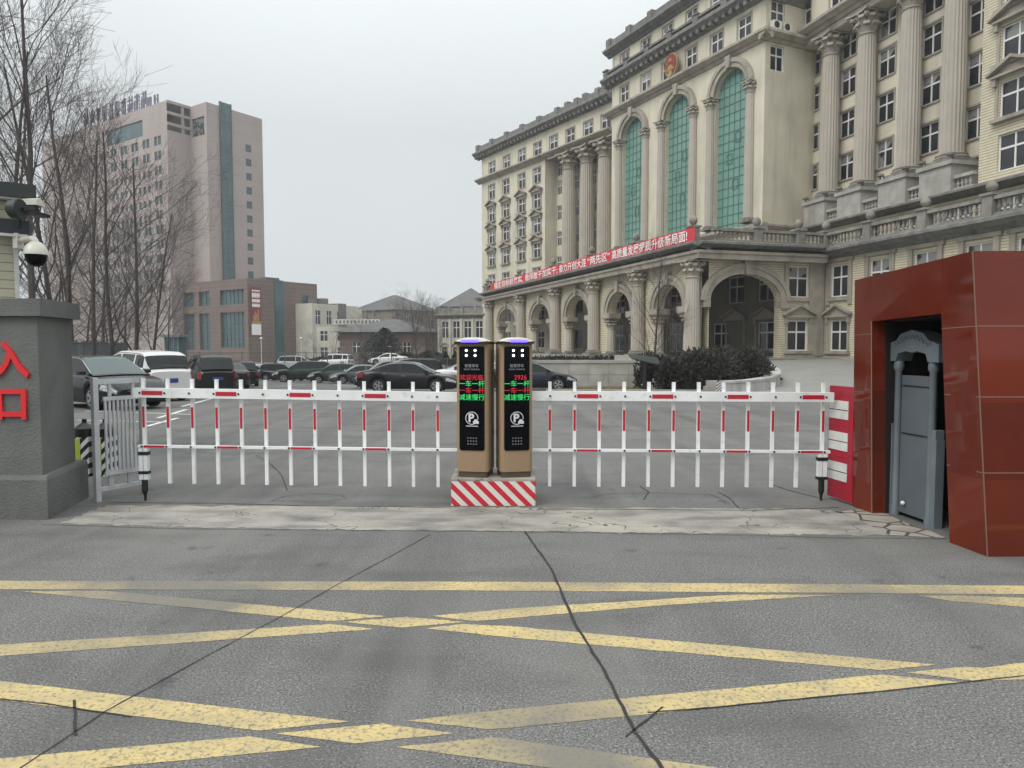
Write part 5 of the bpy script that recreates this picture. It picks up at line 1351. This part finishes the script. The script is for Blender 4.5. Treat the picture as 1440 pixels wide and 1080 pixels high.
for k, (px, y, w, h, lab) in enumerate(((934, 35.5, 1.25, 1.55, 'dark evergreen bush at the left end of the clipped row'), (962, 34.6, 1.55, 1.75, 'dark evergreen bush second from the left in the row by the kerb wall'),
        (996, 34.8, 1.6, 1.95, 'dark evergreen bush in the middle of the row behind the stone block'), (1030, 36.0, 1.5, 1.95, 'tall dark evergreen bush right of the middle, inside the curved wall'), (1052, 38.6, 1.1, 1.55, 'dark evergreen bush at the right end inside the curved wall'))):
    x = (px - 720) / 1000 * y; t = thing('evergreen_bush', lab, 'bush', (x, y, -.72), 'evergreen bushes by the kerb wall')
    mb = MB(); needles(mb, (x, y, -.7), (w, w*.9, h), 9000, rnd, .15); mb.build('foliage', [M['yew'], M['yew_tip']], t)
    q = MB()
    for j in range(7): a = j*.9; q.tube([(x, y, -.9), (x+.4*math.cos(a), y+.4*math.sin(a), -.2), (x+w*.6*math.cos(a), y+w*.6*math.sin(a), h*.4-.5)], [.05, .04, .015], 5)
    q.build('stem', M['bark'], t)
hd_ = MB(); rnd = random.Random(9)
for k in range(26): needles(hd_, (1.2 + k*.27, 38.0, .74), (.35, .3, .22), 160, rnd, .09)
tag(hd_.build('planter_hedge', [M['yew'], M['yew_tip']]), 'thin low dark hedge along the top of the pale stone wall', 'hedge')
for k, (px, lab) in enumerate(((627, 'left cone of clipped evergreen before the cream side wing'), (640, 'right cone of clipped evergreen before the cream side wing'))):
    y = 88; x = (px-720)/1000*y; t = thing('clipped_evergreen', lab, 'shrub', (x, y, -1.0), 'clipped evergreen cones'); mb = MB()
    for j in range(2600):
        z = rnd.random(); a = rnd.uniform(0, 2*pi); r = .85*(1-z)*(rnd.random()**.25); p = Vector((x+r*math.cos(a), y+r*math.sin(a), -.9+z*1.7)); s = Vector((rnd.gauss(0,1), rnd.gauss(0,1), rnd.gauss(0,1))).normalized()*.07; u = Vector((math.cos(a)*.5, math.sin(a)*.5, 1))*.12
        mb.face([p-s, p+s, p+u])
    mb.build('foliage', M['yew'], t); q = MB(); q.lathe([(.08, -1.3), (.06, -.3)], 6, (x, y, 0)); q.build('stem', M['bark'], t)
def conifer(px, y, top, w, lab, zb=-2.1):
    x = (px-720)/1000*y; zt = atY(px, top, y).z; h = zt - zb; t = thing('evergreen_tree', lab, 'tree', (x, y, zb), 'evergreen trees beyond the courtyard'); mb = MB(); rr = random.Random(px)
    for j in range(2800):
        z = rr.random()**.8; a = rr.uniform(0, 2*pi); r = w*(1-z**2.2)**.7*(.45+.55*rr.random()**.4)*(1+.25*math.sin(a*5+z*20)); p = Vector((x+r*math.cos(a), y+r*math.sin(a), zb+h*(.08+.92*z)))
        s = Vector((rr.gauss(0,1), rr.gauss(0,1), rr.gauss(0,.5))).normalized()*.16; u = Vector((math.cos(a)*.4, math.sin(a)*.4, rr.uniform(-.2, .5)))*.6
        mb.face([p-s, p+s, p+u])
    mb.build('foliage', M['far_green'], t); q = MB(); q.lathe([(.25, zb), (.05, zb+h*.9)], 6, (x, y, 0)); q.build('trunk', M['bark'], t)
conifer(541, 108, 462, 2.6, 'dark bushy evergreen before the low brown-roofed house'); conifer(528, 111, 470, 2.5, 'lower evergreen left of the dark bushy one'); conifer(606, 105, 494, 3.0, 'rounded low evergreen left of the cream side wing')
conifer(415, 95, 502, 3.0, 'low rounded evergreen behind the far fence'); conifer(455, 92, 503, 3.2, 'low rounded evergreen behind the white van'); conifer(570, 95, 497, 3.2, 'low rounded evergreen before the far roofs')
# dry lawn strip
M['dry_grass'] = mat('dry_grass', (.26, .19, .085), .95, (.18, .14, .07), 6, 4)
lw = MB(); poly = [(2.2, 33.6), (9.6, 33.2), (9.6, 36.5), (8.5, 37.3), (2.2, 37.3)]; lw.face([(x, y, G(y) + .05) for x, y in poly]); rnd = random.Random(3)
for _ in range(6000):
    x, y = rnd.uniform(2.3, 9.5), rnd.uniform(33.6, 37.2); z = G(y) + .04; a = rnd.uniform(0, pi); h = rnd.uniform(.05, .14); w = .02
    lw.face([(x-w*math.cos(a), y-w*math.sin(a), z), (x+w*math.cos(a), y+w*math.sin(a), z), (x+rnd.gauss(0,.04), y+rnd.gauss(0,.04), z+h)])
o = lw.build('dry_lawn', M['dry_grass']); o['kind'] = 'stuff'
kb = MB(); fbox(kb, Fac((1.6, 33.45), (9.7, 33.05)), 0, 8.1, -.12, .05, -.9, G(33.2)+.12); structure(kb.build('lawn_kerb', M['pale_stone']))
# slanted notice board on a post, white cone
p = atY(906, 549, 33.9); NB = thing('notice_board', 'dark slanted board on a single post before the stone wall', 'board', (p.x, 33.9, -.6))
q = MB(); q.box(p.x-.07, p.x+.07, 33.85, 33.95, -.9, .82); q.build('post', M['black'], NB)
q = MB(); q.rings([[(p.x-.68, 33.5, .93+e), (p.x+.72, 33.5, .62+e), (p.x+.72, 34.5, .95+e), (p.x-.68, 34.5, 1.1+e)] for e in (0, .05)]); recalc(q.build('board', M['dark_green'], NB))
p = atY(921, 543, 34.6); q = MB(); q.lathe([(.26, -.72), (.25, -.68), (.16, -.15), (.06, .14), (.01, .17)], 14, (p.x, 34.6, 0)); tag(recalc(q.build('garden_cone', M['lid'], None, smooth=True)), 'small white cone standing on the dry grass by the bushes', 'cone')

# ------------------------------------------------------------------ fences of the lot
M['fence_grey'] = mat('fence_grey', (.10, .115, .115), .6, (.07, .08, .08), 3, 3)
def rail_fence(a, b, z0, z1, n, lab, step=.22, base=None):
    F = Fac(a, b); t = thing('railing', lab, 'fence', (a[0], a[1], z0), world=True)
    q = MB(); fbox(q, F, 0, F.len, -.03, .03, z1-.06, z1); q.build('rail', M['fence_grey'], t); q = MB(); fbox(q, F, 0, F.len, -.03, .03, z0+.12, z0+.18); q.build('rail', M['fence_grey'], t)
    q = MB(); s = step
    while s < F.len: fbox(q, F, s-.012, s+.012, -.012, .012, z0+.181, z1-.061); s += step
    q.build('bar_panel', M['fence_grey'], t)
    for k in range(n+1): q = MB(); s = k*(F.len-.08)/n; fbox(q, F, s, s+.08, -.05, .05, z0, z1+.1); q.build('post', M['fence_grey'], t)
    if base:
        q = MB(); fbox(q, F, -.1, F.len+.1, -.15, .15, base, z0-.002); q.build('plinth_wall', M['darkstone'], t)
rail_fence((-21.2, 34), (-33.5, 62), .2, 1.75, 12, 'grey railing on a low wall along the left side of the lot', base=-2.3)
rail_fence((-40, 80), (-13.5, 80), -.85, .75, 11, 'grey railing on a dark wall along the far side of the lot', step=.3, base=-2.3)
rail_fence((-13.4, 80), (-3, 78), -1.3, .1, 5, 'lower railing left of the cream side wing', step=.3, base=-2.3)
# vans beyond the far fence
car('mpv', 'car_silver', -26.5, 88, 5, 'pale van beyond the far railing', z=-1.5); car('mpv', 'car_white', -22.5, 90, 170, 'white van beyond the far railing', z=-1.3); car('sedan', 'car_white', -15.6, 90, 178, 'white car beyond the far railing near the low house', z=-.9)
# ------------------------------------------------------------------ pink hotel tower and brown hall
M['pink'] = mat('pink_render', (.37, .315, .295), .85, (.345, .29, .275), .15, 4, extra=rows(3.3, .03, (.25, .19, .18), .5))
M['brown_stone'] = mat('brown_banded_stone', (.185, .135, .115), .85, (.16, .118, .102), .3, 4, extra=rows(.9, .22, (.12, .085, .075), .6))
M['teal_glass'] = mat('teal_glass', (.045, .095, .105), .12, (.075, .13, .14), .3, 2)
M['grey_roof'] = mat('grey_roof_tile', (.13, .125, .125), .9, (.10, .098, .098), .6, 4); M['tan_wall'] = mat('tan_wall', (.30, .265, .215), .9, (.25, .22, .18), .4, 4); M['cream_wall'] = mat('cream_far_wall', (.54, .51, .43), .9, (.46, .44, .38), .4, 4)
M['sign_violet'] = mat('violet_sign', (.17, .16, .21), .6)
HT = thing('tower_block', 'tall pink tower block with a teal glass strip and rooftop sign frame', 'building', (-75, 165, -2.1))
A = Vector((-68.3, 162)); rd = Vector((.673, 1)).normalized(); ld = Vector((-1.49, 1)).normalized()
Aend = A + rd * 14.7; Bm = A + ld * 6.4; Bc = Bm - rd * 5.5; Bend = Bc + ld * 60
FR_ = Fac(A, Aend); FML = Fac(Bm, A); FSS = Fac(Bc, Bm); FSL = Fac(Bend, Bc)
zt = 55.8; w = MB()
hR = []; sR = FR_.at(350, 300)[0]
hwin = lambda F, s, z, ww, hh: inst('window', HWM[(ww, hh)][0], HT, F.pt(s, 0, z), F.ang)
HWM = {}
for ww, hh in ((1.5, 1.7), (1.25, 2.0)):
    f = MB(); t = .1
    f.box(-ww/2, -ww/2+t, .12, .2, 0, hh); f.box(ww/2-t, ww/2, .12, .2, 0, hh); f.box(-ww/2+t, ww/2-t, .12, .2, 0, t); f.box(-ww/2+t, ww/2-t, .12, .2, hh-t, hh); f.box(-.04, .04, .125, .195, t, hh-t)
    p = MB(); p.face([(-ww/2+t, .17, t), (ww/2-t, .17, t), (ww/2-t, .17, hh-t), (-ww/2+t, .17, hh-t)]); HWM[(ww, hh)] = (f.mesh('window', M['fence_grey']), p.mesh('pane', M['teal_glass']))
def hw(F, s, z, ww, hh):
    o = hwin(F, s, z, ww, hh); q = bpy.data.objects.new('pane', HWM[(ww, hh)][1]); C.objects.link(q); q.parent = o
for k in range(13):
    z = 48.6 - 3.3*k - 1.5
    if z < 15: break
    for F, px in ((FR_, 351),):
        s = F.at(px, 300)[0]; hR.append((s-.75, s+.75, z, z+1.7)); hw(F, s, z, 1.5, 1.7)
gs0, gs1 = FR_.at(312, 300)[0], FR_.at(326, 300)[0]
wall(w, FR_, 0, FR_.len, -3, zt, hR, .4)
g0_, g1_ = FML.at(261, 172)[0], FML.at(287, 172)[0]
wall(w, FML, 0, FML.len, -3, zt, [(.8, FML.len-.9, 48.8, 52.9)], .5); wall(w, FSS, 0, FSS.len, -3, 49.4)
hL = []; nwin = 0
for j in range(14):
    s = FSL.len - 3.2 - 3.6*(j//2)*1.0 - (j % 2)*1.55*1.0 - (j//2)*1.2
    for k in range(11):
        z = 46.6 - 3.3*k
        if z < 13: break
        if 2 <= j <= 11 and 2 <= k <= 5: continue
        hL.append((s-.625, s+.625, z, z+2.0))
        if nwin < 88 and s > 16: hw(FSL, s, z, 1.25, 2.0); nwin += 1
wall(w, FSL, 0, FSL.len, -3, zt, hL + [(FSL.len-26, FSL.len-10, 49.6, 53.3), (FSL.len-25, FSL.len-7, 29, 42.0)], .45)
back = Aend + ld*40
w.face([(*Bc, zt), (*Bend, zt), (*(Bend + rd*18), zt), (*(Bc + rd*5.4), zt)]); w.face([(*A, zt), (*Aend, zt), (*(Aend + ld*30), zt), (*(A + ld*30), zt)])
wall(w, Fac(Aend, Aend + ld*30), 0, 30, -3, zt)
w.build('wall', M['pink'], HT)
q = MB(); fbox(q, FR_, gs0, gs1, -.45, .1, 14, zt + .9); st = q.build('glass_strip', M['teal_glass'], HT); q = MB(); z = 15
while z < zt: fbox(q, FR_, gs0-.02, gs1+.02, -.5, -.451, z, z+.18); z += 1.65
fbox(q, FR_, gs0-.15, gs0, -.55, .1, 14, zt+1); fbox(q, FR_, gs1, gs1+.15, -.55, .1, 14, zt+1); fbox(q, FR_, (gs0+gs1)/2-.06, (gs0+gs1)/2+.06, -.5, -.451, 14, zt); q.build('glazing_bar', M['fence_grey'], st)
q = MB(); fbox(q, FML, .8, FML.len-.9, .3, .34, 48.8, 52.9); gw = q.build('corner_window', M['glass_light'], HT); q = MB()
for k in range(6): s = .8 + k*(FML.len-1.7)/5; fbox(q, FML, s-.06, s+.06, .2, .299, 48.8, 52.9)
for k in range(4): z = 48.8 + k*4.1/3; fbox(q, FML, .8, FML.len-.9, .21, .298, z-.06, z+.06)
q.build('glazing_bar', M['fence_grey'], gw)
q = MB(); fbox(q, FSL, FSL.len-26, FSL.len-10, .3, .34, 49.6, 53.3); q.build('sky_window', M['teal_glass'], HT)
q = MB(); fbox(q, FSL, FSL.len-25, FSL.len-7, .3, .34, 29, 42.0); cg = q.build('curtain_wall', M['teal_glass'], HT); q = MB()
for k in range(10): s = FSL.len-25+k*2; fbox(q, FSL, s-.5, s+.5, .1, .299, 29, 42)
for k in range(4): fbox(q, FSL, FSL.len-25, FSL.len-7.5, .05, .298, 31.5+k*3.3, 33.2+k*3.3)
q.build('spandrel', M['pink'], cg)
q = MB()
for z in (50.5, 52.9, 55.3): fbox(q, FSS, 0, FSS.len+.2, -.3, .4, z, z+.6)
fbox(q, FSS, FSS.len*.62, FSS.len*.74, -.1, .3, 49.3, 55.3); q.build('roof_frame', M['pink'], HT)
q = MB(); sg_ = random.Random(2)
for rowz, rowd, s0, n, ht in ((zt+1.4, 1.0, FSL.len-39, 10, 3.0), (zt+1.9, 4.5, FSL.len-37, 9, 3.0)):
    for k in range(n):
        s = s0 + k*3.0
        for _ in range(3): a = sg_.uniform(0, 1.7); fbox(q, FSL, s+a, s+a+.28, rowd, rowd+.2, rowz, rowz+ht)
        for _ in range(3): z = rowz + sg_.uniform(0, ht-.4); fbox(q, FSL, s, s+2.0, rowd-.02, rowd+.18, z, z+.26)
        fbox(q, FSL, s+.3, s+.45, rowd+.201, rowd+.35, zt, rowz+ht); fbox(q, FSL, s+1.5, s+1.65, rowd+.201, rowd+.35, zt, rowz+ht)
    q.build('rooftop_sign', M['sign_violet'], HT); q = MB()
HL = thing('brown_hall', 'low brown banded stone hall with dark glass bays in front of the pink tower', 'building', (-55, 150, -2.1))
hA_ = Vector((-55.5, 150)); HRf = Fac(hA_, hA_ + rd*18.6); HLf = Fac(hA_ + ld*45, hA_); zr = 15.6
w = MB(); so = [HRf.at(p_, 450)[0] for p_ in (429,)]
hh = [(HRf.at(429, 420)[0]-.9, HRf.at(429, 420)[0]+.9, z, z+2) for z in (10.8, 6.0, 1.6)]
wall(w, HRf, 0, HRf.len, -3, zr, hh, .4)
bays_ = [(1.2, 9.6, 10.2, 13.4), (1.2, 9.6, 1.0, 8.6), (13.5, 17.5, .5, 8.6), (19.3, 23.3, .5, 8.6), (26, 30, .5, 8.6), (13.5, 17.5, 10.2, 13.4), (19.3, 23.3, 10.2, 13.4), (26, 30, 10.2, 13.4)]
Lh = HLf.len
wall(w, HLf, 0, Lh, -3, zr, [(Lh-b, Lh-a, c, d) for a, b, c, d in bays_], .8)
w.face([(*hA_, zr), (*(hA_+rd*18.6), zr), (*(hA_+rd*18.6+ld*45), zr), (*(hA_+ld*45), zr)]); wall(w, Fac(hA_+rd*18.6, hA_+rd*18.6+ld*20), 0, 20, -3, zr)
w.build('wall', M['brown_stone'], HL)
for a, b, c, d in bays_:
    q = MB(); fbox(q, HLf, Lh-b, Lh-a, .6, .64, c, d); gl_ = q.build('window', M['teal_glass'], HL); q = MB(); n = max(2, int((b-a)/1.4))
    for k in range(n+1): s = Lh-b+(b-a)*k/n; fbox(q, HLf, s-.06, s+.06, .5, .599, c, d)
    z = c + 1.1
    while z < d: fbox(q, HLf, Lh-b, Lh-a, .51, .598, z, z+.1); z += 1.1
    q.build('glazing_bar', M['fence_grey'], gl_)
for a, b, c, d in hh: q = MB(); fbox(q, HRf, a, b, .3, .34, c, d); q.build('window', M['teal_glass'], HL)
s = HRf.at(391, 420)[0]; q = MB(); fbox(q, HRf, s-.9, s+1.3, -.2, .1, -2, zr+.1); q.build('glass_strip', M['teal_glass'], HL)
q = MB(); fbox(q, HRf, s-1.4, s+2.0, 2, 5, zr, zr+.8); q.build('roof_hatch', M['fence_grey'], HL)
VB = thing('hanging_banner', 'tall narrow red and white advertising banner on the brown hall corner', 'banner', (*hA_, 4))
bs0, bs1 = HRf.at(352, 440)[0], HRf.at(366, 440)[0]; q = MB(); fbox(q, HRf, bs0, bs1, -.3, -.25, 3.6, 13.8); q.build('cloth', mat('dark_red_cloth', (.20, .02, .035), .7), VB)
for z0, z1, m in ((12.9, 13.2, 'bannertext'), (11.6, 12.6, 'bannertext'), (10.6, 11.3, 'bannertext'), (9.6, 10.3, 'bannertext')):
    q = MB(); n = 5
    for k in range(n): s = bs0 + .25 + (bs1-bs0-.5)*k/n; fbox(q, HRf, s, s+(bs1-bs0)/n*.62, -.315, -.301, z0, z1); fbox(q, HRf, s, s+(bs1-bs0)/n*.9, -.322, -.316, (z0+z1)/2-.1, (z0+z1)/2+.08)
    q.build('text_block', M['bannertext'], VB)
q = MB(); fbox(q, HRf, bs0+.05, bs1-.05, -.31, -.301, 3.7, 6.0); q.build('white_panel', M['bannertext'], VB); q = MB(); fbox(q, HRf, bs0+.05, bs1-.05, -.31, -.301, 6.05, 6.6); q.build('gold_band', M['gold'], VB)
q = MB()
for k, h_ in enumerate((1.2, 2.0, 1.5, 2.4)): s = bs0 + .5 + k*(bs1-bs0-1)/4; fbox(q, HRf, s, s+.3, -.31, -.301, 6.7, 6.7+h_)
q.build('picture', M['gold'], VB)
# ------------------------------------------------------------------ buildings between the hall and the offices
def simple_block(name, label, a, b, depth, z0, z1, wm, wins, roof=None, ww=1.4, whh=1.8, cat='building', eave=.6, wmat='glass'):
    F = Fac(a, b); t = thing(name, label, cat, (a[0], a[1], z0)); w = MB(); holes = [(s-ww/2, s+ww/2, z, z+whh) for s, z in wins]
    wall(w, F, 0, F.len, z0, z1, holes, .3); wall(w, Fac(F.pt(F.len, 0, 0)[:2], F.pt(F.len, depth, 0)[:2]), 0, depth, z0, z1); wall(w, Fac(F.pt(0, depth, 0)[:2], F.pt(0, 0, 0)[:2]), 0, depth, z0, z1)
    w.face([F.pt(0, 0, z1), F.pt(F.len, 0, z1), F.pt(F.len, depth, z1), F.pt(0, depth, z1)]); w.build('wall', M[wm], t)
    for s, z in wins:
        q = MB(); x = F; fbox(q, F, s-ww/2, s+ww/2, .2, .23, z, z+whh); p_ = q.build('window', M[wmat], t); q = MB(); fbox(q, F, s-.05, s+.05, .14, .199, z, z+whh); fbox(q, F, s-ww/2, s+ww/2, .145, .198, z+whh*.6, z+whh*.6+.1)
        for e in (-1, 1): fbox(q, F, s+e*ww/2-.06, s+e*ww/2+.06, .1, .2, z, z+whh)
        q.build('frame', M['white'], p_)
    if roof:
        rz, = roof; e = eave; q = MB(); r_ = min(depth, F.len) / 2
        B = [F.pt(-e, -e, z1+.01), F.pt(F.len+e, -e, z1+.01), F.pt(F.len+e, depth+e, z1+.01), F.pt(-e, depth+e, z1+.01)]
        if F.len >= depth: T = [F.pt(r_, depth/2, rz), F.pt(F.len-r_+.01, depth/2, rz)]; q.face([B[0], B[1], T[1], T[0]]); q.face([B[2], B[3], T[0], T[1]]); q.face([B[1], B[2], T[1]]); q.face([B[3], B[0], T[0]])
        else: T = [F.pt(F.len/2, r_, rz), F.pt(F.len/2, depth-r_, rz)]; q.face([B[0], B[1], T[0]]); q.face([B[1], B[2], T[1], T[0]]); q.face([B[2], B[3], T[1]]); q.face([B[3], B[0], T[0], T[1]])
        q.face(B[::-1]); recalc(q.build('roof', M['grey_roof'], t))
    return t, F
def X(px, y): return ((px-720)/1000*y, y)
WBk, WF = simple_block('cream_block', 'pale cream block with tall dark windows beyond the brown hall', X(440, 158), X(505, 172), 14, -2, 10.8, 'cream_wall', [(1.9+3.6*k, 6.3) for k in range(3)] , ww=1.7, whh=3.0)
q = MB(); fbox(q, WF, 7, 8.6, 3, 5, 10.8, 12.4); fbox(q, WF, 3.0, 4, 3, 4, 10.8, 12.2); q.build('chimney', M['darkstone'], WBk); q = MB(); fbox(q, WF, 8.6, 11, -.3, 3, 6, 11.2); q.build('stair_tower', M['darkstone'], WBk); 
q = MB(); fbox(q, WF, 11.2, 17, -.1, 5, 6.5, 10.2); q.build('side_wing', M['cream_wall'], WBk)
LBk, LFc = simple_block('low_cream_block', 'lower cream block with two rows of windows and a pale roof beam', X(446, 140), X(513, 140), 12, -2, 5.2, 'cream_wall', [(1.4+3.4*k, 2.4) for k in range(3)] + [(1.4+3.4*k, -.8) for k in range(3)], ww=1.5, whh=1.9)
q = MB(); fbox(q, LFc, 3.5, 12.5, -.6, -.1, 5.6, 6.6); bmx = q.build('roof_beam', M['ac'], LBk); q = MB()
for k in range(12): fbox(q, LFc, 3.9+k*.72, 4.3+k*.72, -.64, -.601, 5.8, 6.4)
q.build('opening', M['darkstone'], bmx)
for px, lab in ((515.5, 'left of two thin dark flues against the sky'), (526, 'right of two thin dark flues against the sky')):
    y = 150; x = (px-720)/1000*y; t = thing('flue', lab, 'chimney', (x, y, 4), 'two dark flues'); za, zb_ = atY(px, 456, y).z, atY(px, 438, y).z; q = MB(); q.lathe([(.32, -2), (.32, zb_)], 10, (x, y, 0)); q.build('pipe', M['darkstone'], t); q = MB(); q.lathe([(.5, zb_+.01), (.42, zb_+.25), (.1, zb_+.4)], 10, (x, y, 0)); q.build('cowl', M['fence_grey'], t)
simple_block('brown_house', 'low brown house with a wide grey hip roof behind bare trees', X(478, 124), X(598, 122), 14, -2, 3.8, 'brown_stone', [(3+3*k, .2) for k in range(4)], (6.3,), eave=1.2)
simple_block('apartment_house', 'tan apartment house with a grey hip roof in the haze', X(556, 176), X(617, 188), 17, -2, 9.3 + 1.0, 'tan_wall', [(1.5+2.6*k, z) for k in range(4) for z in (7.4, 4.3, 1.2)], (14.6,), ww=1.3, whh=1.8)
simple_block('dormer_house', 'grey roofed house with an upper dormer storey behind the cream side wing', X(621, 150), X(700, 150), 13, -2, 9.6, 'tan_wall', [(1.6, 7.3), (3.3, 7.3)], (14.0,), ww=1.0, whh=1.7)
sw, SW = simple_block('side_wing', 'cream two-storey side wing with a balustraded roof left of the porch', X(616, 116), X(702, 111), 14, -3, 6.2, 'cream_wall', [(1.35+2.1*k, 2.75) for k in range(5)], ww=1.3, whh=2.6, cat='building')
q = MB()
for k in range(6): fbox(q, SW, .05+2.1*k, .45+2.1*k, -.18, -.002, -2, 5.8)
q.build('pilaster', M['cream_wall'], sw)
q = MB(); cornice(q, SW, -.4, SW.len, 5.8, .8, .6); fbox(q, SW, -.3, SW.len, -.3, .1, 6.65, 7.5)
for k in range(5): fbox(q, SW, k*2.4-.3, k*2.4+.2, -.4, .2, 6.66, 7.75)
q.build('roof_balustrade', M['midstone'], sw)
for k in range(5):
    s = 1.35 + 2.1*k; q = MB(); fbox(q, SW, s-.55, s+.55, -.05, -.003, -1.2, 1.3); wv = q.build('lower_window', M['glass_light'], sw); q = MB(); q.tube([SW.pt(s+.72*math.cos(pi*t/8), -.1, 1.3+.6*math.sin(pi*t/8)) for t in range(9)], .11, 6); q.build('arched_hood', M['stone'], wv)
q = MB(); fbox(q, Fac(X(612, 90), X(648, 88)), 0, 4.2, 0, .8, -2.4, -.9); tag(q.build('planter_box', M['midstone']), 'stone planter under the clipped evergreen cones', 'planter')
# lamp posts and small pavilion
for px, y, top, lab in ((368, 82, 478, 'small white lamp post before the brown hall'), (424, 84, 478, 'white lamp post near the right end of the brown hall')):
    x = (px-720)/1000*y; t = thing('lamp_post', lab, 'lamp post', (x, y, -2.1), 'lamp posts along the far fence'); z = atY(px, top, y).z; q = MB(); q.lathe([(.06, -2.1), (.045, z)], 8, (x, y, 0)); q.build('pole', M['ac'], t); q = MB(); q.sphere((x, y, z+.16), .17, 10, 8); q.build('globe', M['lid'], t)
GK = thing('sentry_box', 'small blue-grey sentry box with a flat roof behind the white SUV', 'booth', (-38, 80, -1)); p0 = X(232, 83); p1 = X(252, 83)
q = MB(); F_ = Fac(p0, p1); fbox(q, F_, 0, F_.len, 0, 2, -2.1, 2.5); q.build('wall', M['teal_glass'], GK); q = MB(); fbox(q, F_, -.3, F_.len+.3, -.3, 2.3, 2.501, 2.8); q.build('roof', M['gate_grey'], GK); q = MB()
for k in range(4): s = k*(F_.len-.12)/3; fbox(q, F_, s, s+.12, -.06, -.002, -2.1, 2.5)
q.build('frame', M['gate_grey'], GK)

# ------------------------------------------------------------------ winter haze
hz = MB(); hz.box(-320, 320, -25, 325, -3.6, 66)
hm = bpy.data.materials.new('haze'); hm.use_nodes = True; n_ = hm.node_tree; n_.nodes.remove(n_.nodes['Principled BSDF'])
pv = n_.nodes.new('ShaderNodeVolumePrincipled'); pv.inputs['Color'].default_value = (.93, .96, .98, 1); pv.inputs['Density'].default_value = .0006; pv.inputs['Anisotropy'].default_value = .2
n_.links.new(pv.outputs[0], n_.nodes['Material Output'].inputs['Volume'])
HZ = hz.build('haze', hm); HZ['kind'] = 'stuff'
for o in list(bpy.data.objects):
    if '_off' in o: del o['_off']
